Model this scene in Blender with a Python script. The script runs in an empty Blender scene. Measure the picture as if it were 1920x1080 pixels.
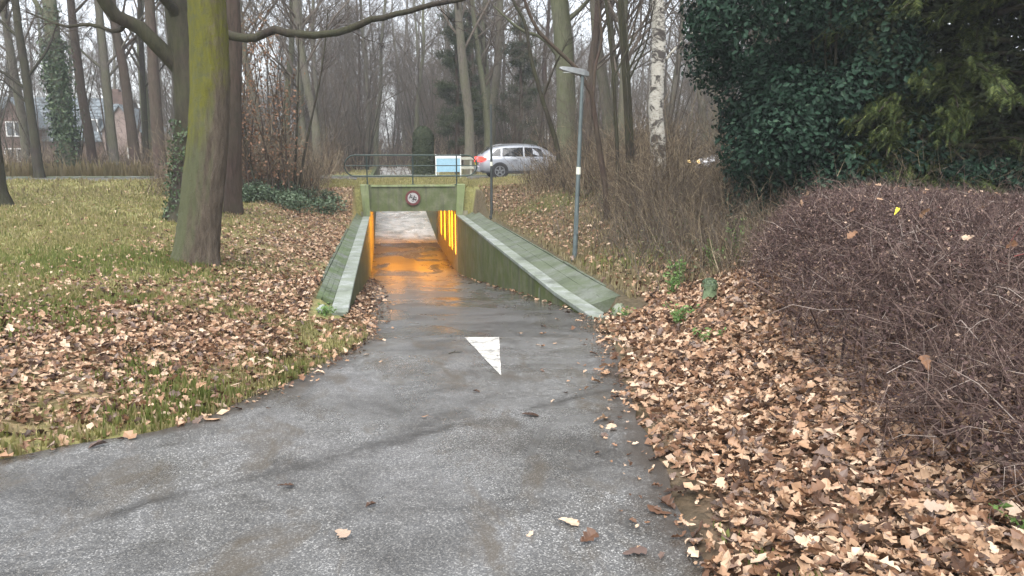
import bpy, math
import numpy as np
from mathutils import Vector, Matrix

sc = bpy.context.scene
C = sc.collection
R = math.radians
PI = math.pi

# ------------------------------------------------------------------ camera
F_PX, CAM_H, CAM_X = 1450.0, 1.65, -1.085
PITCH, YAW = R(9.782), R(9.302)
cam = bpy.data.cameras.new('camera')
cam.sensor_width = 36.0
cam.lens = F_PX / 1920 * 36
cam.clip_start, cam.clip_end = 0.05, 3000
cam_o = bpy.data.objects.new('camera', cam)
cam_o.location = (CAM_X, 0, CAM_H)
cam_o.rotation_euler = (PI / 2 - PITCH, 0, -YAW)
C.objects.link(cam_o)
sc.camera = cam_o

# ------------------------------------------------------------------ sky and sun (overcast)
SUN_EL, SUN_AZ = R(58), R(200)
w = bpy.data.worlds.new('World')
sc.world = w
w.use_nodes = True
wn, wl = w.node_tree.nodes, w.node_tree.links
wn.clear()
sky = wn.new('ShaderNodeTexSky')
sky.sky_type = 'NISHITA'
sky.sun_disc = False
sky.sun_elevation = SUN_EL
sky.sun_rotation = SUN_AZ
sky.air_density, sky.dust_density, sky.ozone_density = 1.0, 1.0, 1.0
hs = wn.new('ShaderNodeHueSaturation')
hs.inputs['Saturation'].default_value = 0.3
bgn = wn.new('ShaderNodeBackground')
bgn.inputs['Strength'].default_value = 0.10
wo = wn.new('ShaderNodeOutputWorld')
wl.new(sky.outputs[0], hs.inputs['Color'])
wl.new(hs.outputs[0], bgn.inputs['Color'])
wl.new(bgn.outputs[0], wo.inputs['Surface'])
sun = bpy.data.lights.new('sun', 'SUN')
sun.energy = 1.5
sun.angle = R(60)
sun.color = (1.0, 0.97, 0.93)
sun_o = bpy.data.objects.new('sun', sun)
sun_o.rotation_euler = (PI / 2 - SUN_EL, 0, R(180) - SUN_AZ)
C.objects.link(sun_o)
sc.view_settings.view_transform = 'Standard'
sc.view_settings.look = 'None'
sc.view_settings.gamma = 1
sc.view_settings.use_curve_mapping = False
sc.view_settings.exposure = 2.05
sc.cycles.max_bounces = 6
sc.cycles.transparent_max_bounces = 8
sc.cycles.caustics_reflective = False
sc.cycles.caustics_refractive = False


# ------------------------------------------------------------------ camera arithmetic, only to leave out what nobody could see
def project(P):
    P = np.asarray(P, float)
    r = np.array([math.cos(YAW), -math.sin(YAW), 0])
    fh = np.array([math.sin(YAW), math.cos(YAW), 0])
    up = np.array([0, 0, 1.0])
    Fv = fh * math.cos(PITCH) - up * math.sin(PITCH)
    Uv = fh * math.sin(PITCH) + up * math.cos(PITCH)
    q = P - np.array([CAM_X, 0, CAM_H])
    d = q @ Fv
    return 960 + F_PX * (q @ r) / np.maximum(d, .01), 540 - F_PX * (q @ Uv) / np.maximum(d, .01), d


def seen(P, m=260):
    u, v, d = project(P)
    return (d > .3) & (u > -m) & (u < 1920 + m) & (v < 1080 + m) & (v > -m * 2)


# ------------------------------------------------------------------ mesh helpers
class Mesh:
    """collects vertices and triangles / quads with a material slot"""
    def __init__(s):
        s.v, s.f, s.m, s.n = [], [], [], 0

    def add(s, v, f, m=0):
        v = np.asarray(v, float).reshape(-1, 3)
        f = np.asarray(f, int)
        if len(v) == 0 or len(f) == 0:
            return s
        s.v.append(v)
        s.f.append(f + s.n)
        s.m.append(np.full(len(f), m, int))
        s.n += len(v)
        return s

    def box(s, x0, x1, y0, y1, z0, z1, m=0):
        v = [(x, y, z) for x in (x0, x1) for y in (y0, y1) for z in (z0, z1)]
        f = [(0, 1, 3, 2), (4, 6, 7, 5), (0, 4, 5, 1), (2, 3, 7, 6), (0, 2, 6, 4), (1, 5, 7, 3)]
        return s.add(v, f, m)

    def hexa(s, v, m=0):
        f = [(0, 3, 2, 1), (4, 5, 6, 7), (0, 1, 5, 4), (1, 2, 6, 5), (2, 3, 7, 6), (3, 0, 4, 7)]
        return s.add(v, f, m)

    def tube(s, P, rad, k=8, cap=True, m=0, wob=None):
        P = np.asarray(P, float)
        n = len(P)
        rad = np.broadcast_to(np.asarray(rad, float), (n,))
        T = np.gradient(P, axis=0)
        T /= np.linalg.norm(T, axis=1)[:, None] + 1e-9
        ref = np.array([0, 0, 1.0]) if abs(T[:, 2]).mean() < .8 else np.array([1.0, 0, 0])
        A = np.cross(T, ref)
        A /= np.linalg.norm(A, axis=1)[:, None] + 1e-9
        B = np.cross(T, A)
        a = np.linspace(0, 2 * PI, k, endpoint=False)
        rr = rad[:, None, None] * np.ones((1, k, 1))
        if wob is not None:
            rr = rr * wob[:, :, None]
        V = P[:, None] + rr * (A[:, None] * np.cos(a)[None, :, None] + B[:, None] * np.sin(a)[None, :, None])
        i = np.arange(n - 1)[:, None] * k
        j = np.arange(k)[None]
        j2 = (j + 1) % k
        f = np.stack([i + j, i + j2, i + k + j2, i + k + j], -1).reshape(-1, 4)
        base = s.n
        s.add(V.reshape(-1, 3), f, m)
        if cap:
            c0, c1 = P[0], P[-1]
            r0 = V[0]
            r1 = V[-1]
            t = np.stack([np.zeros(k, int), 1 + (np.arange(k) + 1) % k, 1 + np.arange(k)], -1)
            s.add(np.vstack([c0[None], r0]), t, m)
            s.add(np.vstack([c1[None], r1]), t[:, ::-1], m)
        return s

    def prism(s, poly, d, axis='y', m=0):
        """closed polygon in a plane pushed along an axis from d[0] to d[1]"""
        n = len(poly)
        def put(p, q):
            return {'y': (p[0], q, p[1]), 'x': (q, p[0], p[1]), 'z': (p[0], p[1], q)}[axis]
        v = [put(p, d[0]) for p in poly] + [put(p, d[1]) for p in poly]
        base = s.n
        s.add(v, [(i, (i + 1) % n, n + (i + 1) % n, n + i) for i in range(n)], m)
        c = np.mean(np.array(poly), axis=0)
        for q, fl in ((d[0], 1), (d[1], 0)):
            vv = [put(c, q)] + [put(p, q) for p in poly]
            t = [(0, 1 + (i + 1) % n, 1 + i) if fl else (0, 1 + i, 1 + (i + 1) % n) for i in range(n)]
            s.add(vv, t, m)
        return s

    def merge(s, o, off=(0, 0, 0)):
        b = s.n
        for v in o.v:
            s.v.append(v + np.array(off))
        for f, m in zip(o.f, o.m):
            s.f.append(f + b)
            s.m.append(m)
        s.n += o.n

    def data(s, name, mats, smooth=False):
        me = bpy.data.meshes.new(name)
        if s.n:
            V = np.concatenate(s.v)
            idx, start, mi, k = [], [], [], 0
            for f, m in zip(s.f, s.m):
                c = f.shape[1]
                idx.append(f.reshape(-1))
                start.append(k + np.arange(len(f)) * c)
                mi.append(m)
                k += f.size
            idx = np.concatenate(idx)
            start = np.concatenate(start)
            mi = np.concatenate(mi)
            me.vertices.add(len(V))
            me.vertices.foreach_set('co', V.astype(np.float32).ravel())
            me.loops.add(len(idx))
            me.loops.foreach_set('vertex_index', idx.astype(np.int32))
            me.polygons.add(len(start))
            me.polygons.foreach_set('loop_start', start.astype(np.int32))
            me.polygons.foreach_set('material_index', mi.astype(np.int32))
            me.polygons.foreach_set('use_smooth', np.full(len(start), bool(smooth)))
            me.update(calc_edges=True)
        for mt in (mats if isinstance(mats, (list, tuple)) else [mats]):
            me.materials.append(mt)
        return me

    def obj(s, name, mats, parent=None, smooth=False, bevel=0):
        o = link(name, s.data(name, mats, smooth), parent)
        if bevel:
            b = o.modifiers.new('bevel', 'BEVEL')
            b.width = bevel
            b.segments = 2
            b.limit_method = 'ANGLE'
        return o


def link(name, data, parent=None, loc=None):
    o = bpy.data.objects.new(name, data)
    C.objects.link(o)
    if parent is not None:
        o.parent = parent
    if loc is not None:
        o.location = loc
    return o


def tag(o, label=None, cat=None, group=None, kind=None):
    if label: o['label'] = label
    if cat: o['category'] = cat
    if group: o['group'] = group
    if kind: o['kind'] = kind
    return o


def thing(name, label, cat, loc=(0, 0, 0), rz=0, group=None):
    o = link(name, None, None, loc)
    o.rotation_euler.z = rz
    o.empty_display_size = .2
    return tag(o, label, cat, group)


def scatter(mesh, tv, tf, P, Rm, S, m=0):
    """copies a small template to many places inside one mesh"""
    N = len(P)
    if N == 0:
        return
    V = np.einsum('nij,kj->nki', Rm, tv)
    S = np.asarray(S, float)
    V = V * (S[:, None, None] if S.ndim == 1 else S[:, None, :]) + P[:, None]
    Fc = tf[None] + (np.arange(N) * len(tv))[:, None, None]
    mesh.add(V.reshape(-1, 3), Fc.reshape(-1, tf.shape[1]), m)


def rot_from(nrm, yaw):
    """rotation matrices that carry z to nrm, after a turn by yaw about z"""
    n = nrm / (np.linalg.norm(nrm, axis=1)[:, None] + 1e-9)
    ref = np.where(np.abs(n[:, :1]) < .9, np.array([[1.0, 0, 0]]), np.array([[0, 1.0, 0]]))
    a = np.cross(ref, n)
    a /= np.linalg.norm(a, axis=1)[:, None] + 1e-9
    b = np.cross(n, a)
    c, s_ = np.cos(yaw)[:, None], np.sin(yaw)[:, None]
    x = a * c + b * s_
    y = -a * s_ + b * c
    return np.stack([x, y, n], -1)


def unit(v):
    return v / (np.linalg.norm(v, axis=-1, keepdims=True) + 1e-9)


def cones(mesh, P0, P1, r0, m=0):
    """straight pointed twigs, three sides each"""
    d = unit(P1 - P0)
    ref = np.where(np.abs(d[:, 2:3]) < .8, np.array([[0, 0, 1.0]]), np.array([[1.0, 0, 0]]))
    a = unit(np.cross(d, ref))
    b = np.cross(d, a)
    r0 = np.broadcast_to(r0, (len(P0),))[:, None]
    vs = [P0 + r0 * (a * math.cos(t) + b * math.sin(t)) for t in (0, 2.094, 4.189)] + [P1]
    V = np.stack(vs, 1)
    f = np.array([(0, 1, 3), (1, 2, 3), (2, 0, 3)])
    Fc = f[None] + (np.arange(len(P0)) * 4)[:, None, None]
    mesh.add(V.reshape(-1, 3), Fc.reshape(-1, 3), m)


def bents(mesh, P0, P1, P2, r0, r1=None, m=0):
    """twigs of two bent pieces, three sides each, ending in a point"""
    d = unit(P2 - P0)
    ref = np.where(np.abs(d[:, 2:3]) < .8, np.array([[0, 0, 1.0]]), np.array([[1.0, 0, 0]]))
    a = unit(np.cross(d, ref))
    b = np.cross(d, a)
    r0 = np.broadcast_to(r0, (len(P0),))[:, None]
    r1 = r0 * .62 if r1 is None else np.broadcast_to(r1, (len(P0),))[:, None]
    ang = (0, 2.094, 4.189)
    V = np.stack([P0 + r0 * (a * math.cos(t) + b * math.sin(t)) for t in ang] +
                 [P1 + r1 * (a * math.cos(t) + b * math.sin(t)) for t in ang] + [P2], 1)
    f = np.array([(0, 1, 4), (0, 4, 3), (1, 2, 5), (1, 5, 4), (2, 0, 3), (2, 3, 5), (3, 4, 6), (4, 5, 6), (5, 3, 6)])
    Fc = f[None] + (np.arange(len(P0)) * 7)[:, None, None]
    mesh.add(V.reshape(-1, 3), Fc.reshape(-1, 3), m)


# ------------------------------------------------------------------ materials
def sstep(a, b, x):
    t = np.clip((x - a) / (b - a), 0, 1)
    return t * t * (3 - 2 * t)


class NT:
    def __init__(s, name):
        s.mat = bpy.data.materials.new(name)
        s.mat.use_nodes = True
        s.t = s.mat.node_tree
        s.t.nodes.clear()
        s.out = s.t.nodes.new('ShaderNodeOutputMaterial')
        s.b = s.t.nodes.new('ShaderNodeBsdfPrincipled')
        s.t.links.new(s.b.outputs[0], s.out.inputs[0])

    def n(s, kind, **kw):
        o = s.t.nodes.new('ShaderNode' + kind)
        for k, v in kw.items():
            setattr(o, k, v)
        return o

    def put(s, sock, v):
        if hasattr(v, 'is_output'):
            s.t.links.new(v, sock)
        elif v is not None:
            sock.default_value = v if not isinstance(v, tuple) or len(v) != 3 else (*v, 1) if sock.type == 'RGBA' else v

    def coord(s, kind='Object'):
        return s.n('TexCoord').outputs[kind]

    def geo(s, o):
        return s.n('NewGeometry').outputs[o]

    def noise(s, scale, vec=None, detail=4, rough=.6, dist=0):
        o = s.n('TexNoise')
        o.inputs['Scale'].default_value = scale
        o.inputs['Detail'].default_value = detail
        o.inputs['Roughness'].default_value = rough
        o.inputs['Distortion'].default_value = dist
        s.put(o.inputs['Vector'], vec if vec is not None else s.coord())
        return o.outputs[0]

    def voronoi(s, scale, vec=None, out='Distance', feature='F1'):
        o = s.n('TexVoronoi', feature=feature)
        o.inputs['Scale'].default_value = scale
        s.put(o.inputs['Vector'], vec if vec is not None else s.coord())
        return o.outputs[out]

    def mapping(s, scale=(1, 1, 1), rot=(0, 0, 0), vec=None):
        o = s.n('Mapping')
        o.inputs['Scale'].default_value = scale
        o.inputs['Rotation'].default_value = rot
        s.put(o.inputs['Vector'], vec if vec is not None else s.coord())
        return o.outputs[0]

    def ramp(s, fac, stops, interp='LINEAR'):
        o = s.n('ValToRGB')
        cr = o.color_ramp
        cr.interpolation = interp
        while len(cr.elements) > 2:
            cr.elements.remove(cr.elements[-1])
        for i, (p, c) in enumerate(stops):
            e = cr.elements[i] if i < 2 else cr.elements.new(p)
            e.position = p
            c = (c, c, c) if not isinstance(c, tuple) else c
            e.color = (*c, 1)
        s.put(o.inputs[0], fac)
        return o.outputs[0]

    def mix(s, fac, a, b, blend='MIX'):
        o = s.n('Mix', data_type='RGBA', blend_type=blend)
        s.put(o.inputs[0], fac)
        s.put(o.inputs[6], a)
        s.put(o.inputs[7], b)
        return o.outputs[2]

    def math(s, op, a, b=None, c=None, clamp=False):
        o = s.n('Math', operation=op, use_clamp=clamp)
        s.put(o.inputs[0], a)
        if b is not None: s.put(o.inputs[1], b)
        if c is not None: s.put(o.inputs[2], c)
        return o.outputs[0]

    def xyz(s, vec=None):
        o = s.n('SeparateXYZ')
        s.put(o.inputs[0], vec if vec is not None else s.coord())
        return o.outputs

    def rng(s, v, a, b, c=0.0, d=1.0):
        o = s.n('MapRange', clamp=True)
        s.put(o.inputs[0], v)
        for i, q in enumerate((a, b, c, d)):
            o.inputs[i + 1].default_value = q
        return o.outputs[0]

    def bump(s, h, strength=.3, dist=.02):
        o = s.n('Bump')
        o.inputs['Strength'].default_value = strength
        o.inputs['Distance'].default_value = dist
        s.put(o.inputs['Height'], h)
        s.t.links.new(o.outputs[0], s.b.inputs['Normal'])

    def set(s, col=None, rough=None, metal=None, spec=None, emit=None, es=None, **kw):
        b = s.b.inputs
        if col is not None: s.put(b['Base Color'], col)
        if rough is not None: s.put(b['Roughness'], rough)
        if metal is not None: s.put(b['Metallic'], metal)
        if spec is not None: s.put(b['Specular IOR Level'], spec)
        if emit is not None: s.put(b['Emission Color'], emit)
        if es is not None: s.put(b['Emission Strength'], es)
        for k, v in kw.items():
            s.put(b[k.replace('_', ' ')], v)
        return s.mat


M = {}


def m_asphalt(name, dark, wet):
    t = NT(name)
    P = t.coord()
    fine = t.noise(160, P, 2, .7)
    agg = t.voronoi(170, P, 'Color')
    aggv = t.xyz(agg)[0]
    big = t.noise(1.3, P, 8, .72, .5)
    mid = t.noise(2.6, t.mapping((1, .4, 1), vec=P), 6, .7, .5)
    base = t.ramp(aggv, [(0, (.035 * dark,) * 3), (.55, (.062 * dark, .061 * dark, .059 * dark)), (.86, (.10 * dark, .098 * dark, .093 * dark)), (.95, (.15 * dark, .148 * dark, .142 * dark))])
    if wet < .5:
        base = t.mix(t.math('MULTIPLY', t.rng(aggv, .90, .95), t.rng(t.noise(.55, P, 3), .44, .6, .15, .95)), base, (.46, .455, .44))
    stain = t.ramp(big, [(.34, (.42, .40, .37)), (.50, (.85, .84, .82)), (.62, (1.15, 1.15, 1.15))])
    col = t.mix(1, base, stain, 'MULTIPLY')
    col = t.mix(t.ramp(mid, [(.52, 0.0), (.66, .75 if wet < .5 else .3)]), col, (.072, .058, .040))
    x, y, z = t.xyz(P)
    if name == 'asphalt':
        # a worn, dirty seam running obliquely over the junction and dirt near the broken edges
        q = t.math('ADD', t.math('MULTIPLY', x, .52), t.math('MULTIPLY', y, -.85))
        q = t.math('ADD', q, t.math('MULTIPLY', t.math('SUBTRACT', t.noise(2.2, P, 4), .5), .5))
        sm = t.math('SUBTRACT', 1.0, t.math('MULTIPLY', t.math('ABSOLUTE', t.math('ADD', q, 4.52)), 11.0), clamp=True)
        sm = t.math('MULTIPLY', sm, t.rng(t.noise(1.7, P, 3), .38, .6))
        col = t.mix(t.math('MULTIPLY', sm, .8), col, (.022, .019, .015))
    mg = t.n('Attribute', attribute_name='margin').outputs['Fac']
    mg = t.math('ADD', mg, t.math('MULTIPLY', t.math('SUBTRACT', t.noise(3.5, P, 5, .7), .5), .75))
    if 'far' not in name and 'road' not in name:
        col = t.mix(t.rng(mg, .30, .02, 0, .85), col, t.ramp(fine, [(.35, (.022, .017, .012)), (.6, (.06, .046, .034))]))
    wetm = t.rng(t.noise(.75, t.mapping((1, .6, 1), vec=P), 4, .6, .8), *((.38, .62) if wet < .5 else (.46, .60)))
    rough = t.math('ADD', t.math('MULTIPLY', t.math('SUBTRACT', 1.0, wetm), .32 if wet < .5 else .26), .15 if wet < .5 else .09)
    h = t.math('ADD', t.math('MULTIPLY', fine, .5), t.math('MULTIPLY', aggv, .5))
    t.bump(h, .40 if wet < .5 else .22, .0045)
    return t.set(col, rough, spec=.62 if wet < .5 else .7)


M['asphalt'] = m_asphalt('asphalt', 1.75, .3)
M['wet_asphalt'] = m_asphalt('wet_asphalt', 1.25, .8)
M['far_sheen_asphalt'] = m_asphalt('far_sheen_asphalt', 9, .6)  # sky sheen on the wet far ramp put into the colour as paler asphalt
M['road'] = m_asphalt('road_asphalt', 1.2, .3)


def m_ground():
    t = NT('earth')
    P = t.coord()
    n1 = t.noise(1.3, P, 6, .65)
    n2 = t.noise(14, P, 4, .7)
    n3 = t.voronoi(22, P, 'Color')
    earth = t.ramp(n2, [(.3, (.026, .019, .013)), (.55, (.07, .05, .034)), (.75, (.13, .095, .065))])
    litter = t.ramp(t.xyz(n3)[0], [(0, (.045, .027, .017)), (.5, (.15, .09, .055)), (1, (.30, .20, .13))])
    grass = t.ramp(n2, [(.3, (.12, .12, .04)), (.55, (.21, .20, .075)), (.8, (.31, .28, .12))])
    at = t.n('Attribute', attribute_name='turf').outputs['Fac']
    al = t.n('Attribute', attribute_name='litter').outputs['Fac']
    c = t.mix(t.math('MULTIPLY', at, t.rng(n1, .3, .5, .6, 1)), earth, grass)
    c = t.mix(t.math('MULTIPLY', al, .8), c, litter)
    t.bump(t.math('ADD', n2, t.math('MULTIPLY', t.xyz(n3)[0], .6)), .7, .03)
    return t.set(c, .85, spec=.25)


M['ground'] = m_ground()


def m_concrete(name, a, b, moss, amount, streak=True):
    t = NT(name)
    P = t.geo('Position')
    n1 = t.noise(2.2, P, 6, .65)
    n2 = t.noise(26, P, 4, .6)
    st = t.noise(5, t.mapping((1, 1, .08), vec=P), 5, .7) if streak else n1
    c = t.mix(t.ramp(n2, [(.3, 0.0), (.7, 1.0)]), a, b)
    mm = t.math('MULTIPLY', t.ramp(t.math('ADD', t.math('MULTIPLY', n1, .55), t.math('MULTIPLY', st, .45)), [(.36, 0.0), (.56, 1.0)]), amount)
    mcol = t.mix(n2, moss, tuple(q * .55 for q in moss))
    c = t.mix(mm, c, mcol)
    dk = t.ramp(st, [(.32, .38), (.5, .95), (.7, 1.1)]) if streak else t.ramp(t.noise(1.7, P, 6, .72, .6), [(.32, .55), (.47, .92), (.65, 1.05)])
    c = t.mix(1, c, dk, 'MULTIPLY')
    t.bump(t.math('ADD', n2, t.math('MULTIPLY', st, .5)), .35, .01)
    return t.set(c, .7, spec=.35)


M['wall'] = m_concrete('mossy_concrete', (.11, .115, .07), (.175, .18, .12), (.072, .102, .015), .95)
M['coping'] = m_concrete('coping_concrete', (.21, .23, .215), (.35, .37, .35), (.14, .175, .09), .55, False)
M['lintel'] = m_concrete('lintel_concrete', (.15, .155, .10), (.21, .21, .14), (.085, .115, .03), .85)
M['pilaster'] = m_concrete('pilaster_concrete', (.26, .29, .16), (.34, .37, .23), (.19, .25, .085), .7)
M['paver'] = m_concrete('mossy_paver', (.12, .13, .115), (.20, .21, .19), (.085, .135, .032), .75, False)
M['apron_slab'] = m_concrete('apron_slab', (.10, .11, .09), (.175, .19, .16), (.075, .105, .035), .6, False)
M['tunnel_wall'] = m_concrete('tunnel_concrete', (.22, .2, .14), (.3, .28, .2), (.12, .13, .05), .6)


def m_plain(name, col, rough=.5, metal=0, spec=.5, var=.25, scale=12, bump=.1):
    t = NT(name)
    n = t.noise(scale, t.coord(), 4, .65)
    c = t.mix(t.ramp(n, [(.3, 0.0), (.7, 1.0)]), tuple(q * (1 - var) for q in col), tuple(min(1, q * (1 + var * .6)) for q in col))
    if bump:
        t.bump(n, bump, .01)
    return t.set(c, rough, metal, spec)


def m_bark(name, a, b, moss=None, amt=0, zscale=.18, side=None):
    t = NT(name)
    P = t.coord()
    n = t.noise(16, t.mapping((1, 1, zscale), vec=P), 6, .7, .4)
    big = t.noise(1.1, P, 4, .6)
    c = t.ramp(n, [(.32, a), (.62, b)])
    if moss:
        mk = t.math('MULTIPLY', t.ramp(big, [(.36, 0.0), (.58, 1.0)]), amt)
        c = t.mix(mk, c, moss)
    t.bump(n, .7, .03)
    return t.set(c, .85, spec=.2)


M['bark_far'] = m_bark('far_bark', (.065, .055, .046), (.14, .122, .10), (.10, .105, .06), .6)
M['bark_red'] = m_bark('reddish_bark', (.03, .02, .016), (.078, .052, .042), (.06, .06, .035), .35)
M['bark_dark'] = m_bark('dark_bark', (.014, .011, .009), (.042, .032, .025), (.05, .06, .022), .35)
M['bark_green'] = m_bark('greenish_bark', (.06, .06, .036), (.135, .13, .09), (.11, .125, .06), .4)
M['twig'] = m_plain('twig', (.098, .08, .063), .8, spec=.2, var=.3, scale=3, bump=0)
M['twig_dark'] = m_plain('dark_twig', (.045, .034, .027), .8, spec=.2, var=.3, scale=3, bump=0)
def m_stems(name, stops):
    t = NT(name)
    c = t.ramp(t.geo('Random Per Island'), stops)
    return t.set(c, .85, spec=.2)


M['brush'] = m_stems('brush_stem', [(0, (.03, .022, .016)), (.35, (.075, .055, .038)), (.65, (.13, .098, .064)), (.88, (.20, .155, .10)), (1, (.33, .27, .18))])


def m_mossy_trunk():
    t = NT('mossy_trunk_bark')
    P = t.coord()
    x, y, z = t.xyz(P)
    n = t.noise(13, t.mapping((1, 1, .2), vec=P), 6, .7, .3)
    big = t.noise(1.6, t.mapping((1.6, 1.6, .7), vec=P), 5, .65)
    c = t.ramp(n, [(.3, (.055, .043, .032)), (.66, (.135, .108, .082))])
    green = t.mix(n, (.055, .062, .03), (.10, .108, .058))
    nx = t.xyz(t.geo('Normal'))[0]
    c = t.mix(t.math('MULTIPLY', t.rng(t.math('ADD', nx, t.math('MULTIPLY', t.math('SUBTRACT', big, .5), 1.2)), .35, -.3), .9), c, green)
    hi = t.rng(t.math('ADD', z, t.math('ADD', t.math('MULTIPLY', t.math('SUBTRACT', big, .5), 2.4), t.math('MULTIPLY', nx, -.7))), 2.0, 2.9)
    lush = t.mix(n, (.06, .062, .012), (.15, .145, .026))
    c = t.mix(t.math('MULTIPLY', hi, t.math('MULTIPLY', t.rng(t.noise(5.5, P, 6, .7), .36, .54, .25, 1), t.rng(n, .3, .52, .45, 1))), c, lush)
    t.bump(t.math('ADD', n, t.math('MULTIPLY', t.noise(60, P, 3), .5)), 1.0, .05)
    return t.set(c, .9, spec=.15)


M['mossy_trunk'] = m_mossy_trunk()


def m_birch():
    t = NT('birch_bark')
    P = t.coord()
    n = t.noise(2.6, t.mapping((1, 1, 1.5), vec=P), 5, .7, 1.2)
    n2 = t.noise(9, t.mapping((1, 1, 3.5), vec=P), 4, .7)
    c = t.ramp(n, [(.44, (.42, .40, .345)), (.5, (.36, .34, .29)), (.56, (.05, .042, .035))])
    c = t.mix(t.ramp(n2, [(.58, 0.0), (.66, .8)]), c, (.09, .075, .06))
    t.bump(n, .8, .04)
    return t.set(c, .75)


M['birch'] = m_birch()


def m_leaf(name, stops, rough=.55, spec=.35, trans=.15, hue=None):
    t = NT(name)
    r = t.geo('Random Per Island')
    c = t.ramp(r, stops)
    n = t.noise(30, t.coord(), 3, .6)
    c = t.mix(1, c, t.ramp(n, [(.3, .72), (.7, 1.1)]), 'MULTIPLY')
    m = t.set(c, rough, spec=spec)
    if trans:
        tr = t.n('BsdfTranslucent')
        t.put(tr.inputs[0], c)
        ad = t.n('MixShader')
        ad.inputs[0].default_value = trans
        t.t.links.new(t.b.outputs[0], ad.inputs[1])
        t.t.links.new(tr.outputs[0], ad.inputs[2])
        t.t.links.new(ad.outputs[0], t.out.inputs[0])
    return m


LIT = [(0, (.04, .022, .013)), (.16, (.10, .05, .028)), (.34, (.225, .12, .066)), (.54, (.35, .21, .122)), (.76, (.46, .31, .20)), (.90, (.56, .42, .30)), (.94, (.22, .155, .12)), (1, (.11, .072, .058))]
M['litter'] = m_leaf('dry_leaf', LIT, .5, .4, .08)
M['litter_object'] = None


def m_leaf_obj():
    t = NT('dry_leaf_single')
    o = t.n('ObjectInfo').outputs['Random']
    c = t.ramp(o, LIT)
    n = t.noise(40, t.coord(), 3, .6)
    c = t.mix(1, c, t.ramp(n, [(.3, .7), (.7, 1.1)]), 'MULTIPLY')
    return t.set(c, .5, spec=.4)


M['litter_object'] = m_leaf_obj()
M['grass'] = m_leaf('grass_blade', [(0, (.16, .185, .05)), (.2, (.27, .275, .09)), (.5, (.41, .37, .16)), (.8, (.49, .41, .22)), (1, (.54, .43, .27))], .6, .3, .2)
M['grass_green'] = m_leaf('fresh_grass_blade', [(0, (.15, .19, .045)), (.5, (.24, .285, .08)), (1, (.37, .38, .14))], .6, .3, .25)
M['grass_dry'] = m_leaf('dry_grass_blade', [(0, (.20, .165, .075)), (.5, (.32, .265, .14)), (1, (.42, .34, .2))], .7, .2, .15)
M['holly'] = m_leaf('glossy_dark_leaf', [(0, (.008, .02, .012)), (.5, (.015, .036, .022)), (.9, (.026, .056, .034)), (1, (.04, .07, .042))], .55, .12, .04)
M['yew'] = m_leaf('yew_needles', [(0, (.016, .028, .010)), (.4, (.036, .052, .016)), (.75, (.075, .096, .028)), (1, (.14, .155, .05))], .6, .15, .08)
M['ivy'] = m_leaf('ivy_leaf', [(0, (.018, .038, .012)), (.6, (.04, .07, .022)), (1, (.075, .11, .04))], .4, .4, .08)
M['cover'] = m_leaf('ground_cover_leaf', [(0, (.035, .06, .028)), (.5, (.075, .115, .06)), (1, (.14, .19, .11))], .45, .4, .1)
M['bramble'] = m_leaf('bramble_leaf', [(0, (.03, .042, .018)), (.5, (.065, .08, .034)), (.85, (.12, .13, .055)), (1, (.2, .15, .08))], .55, .3, .1)
M['weed'] = m_leaf('weed_leaf', [(0, (.08, .15, .035)), (.5, (.13, .22, .06)), (1, (.2, .3, .1))], .5, .35, .25)
M['beech'] = m_leaf('withered_beech_leaf', [(0, (.12, .06, .032)), (.5, (.22, .12, .07)), (1, (.34, .2, .125))], .6, .25, .2)
M['hedge_leaf'] = m_leaf('barberry_leaf', [(0, (.035, .019, .019)), (.45, (.085, .050, .046)), (.82, (.145, .094, .08)), (.95, (.26, .175, .13)), (1, (.48, .34, .24))], .6, .25, .1)
M['hedge_twig'] = m_stems('hedge_twig', [(0, (.022, .014, .013)), (.4, (.065, .041, .036)), (.75, (.125, .084, .070)), (.94, (.21, .155, .13)), (1, (.38, .32, .28))])
M['red_twig'] = m_plain('red_twig', (.17, .04, .035), .6, spec=.3, var=.3, scale=4, bump=0)
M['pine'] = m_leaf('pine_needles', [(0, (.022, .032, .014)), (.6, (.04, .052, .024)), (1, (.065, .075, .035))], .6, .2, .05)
M['yellow'] = m_plain('fresh_yellow_leaf', (.62, .52, .03), .5, var=.2)
M['green_steel'] = m_plain('dark_green_steel', (.028, .048, .042), .4, .3, var=.2)
M['pole'] = m_plain('grey_green_pole_paint', (.10, .125, .125), .45, .2, var=.25, scale=5)
M['pole_dark'] = m_plain('dark_pole_paint', (.045, .052, .05), .5, .2, var=.25, scale=5)
M['sticker'] = m_plain('pale_sticker', (.6, .6, .5), .5)
M['lamp_head'] = m_plain('lamp_head_grey', (.17, .18, .18), .4, .2)
M['lamp_glass'] = m_plain('lamp_glass', (.5, .52, .5), .15, 0, .6)
M['white_paint'] = None


def m_roadpaint():
    t = NT('road_paint')
    P = t.coord()
    n = t.noise(38, P, 5, .7)
    n2 = t.noise(7, P, 4, .6)
    c = t.mix(t.ramp(t.math('ADD', n, t.math('MULTIPLY', t.math('SUBTRACT', n2, .5), .5)), [(.38, 0.0), (.49, 1.0)]), (.16, .155, .145), (.56, .54, .49))
    c = t.mix(1, c, t.ramp(n2, [(.3, .72), (.6, 1.0)]), 'MULTIPLY')
    t.bump(n, .3, .004)
    return t.set(c, .5, spec=.4)


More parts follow.
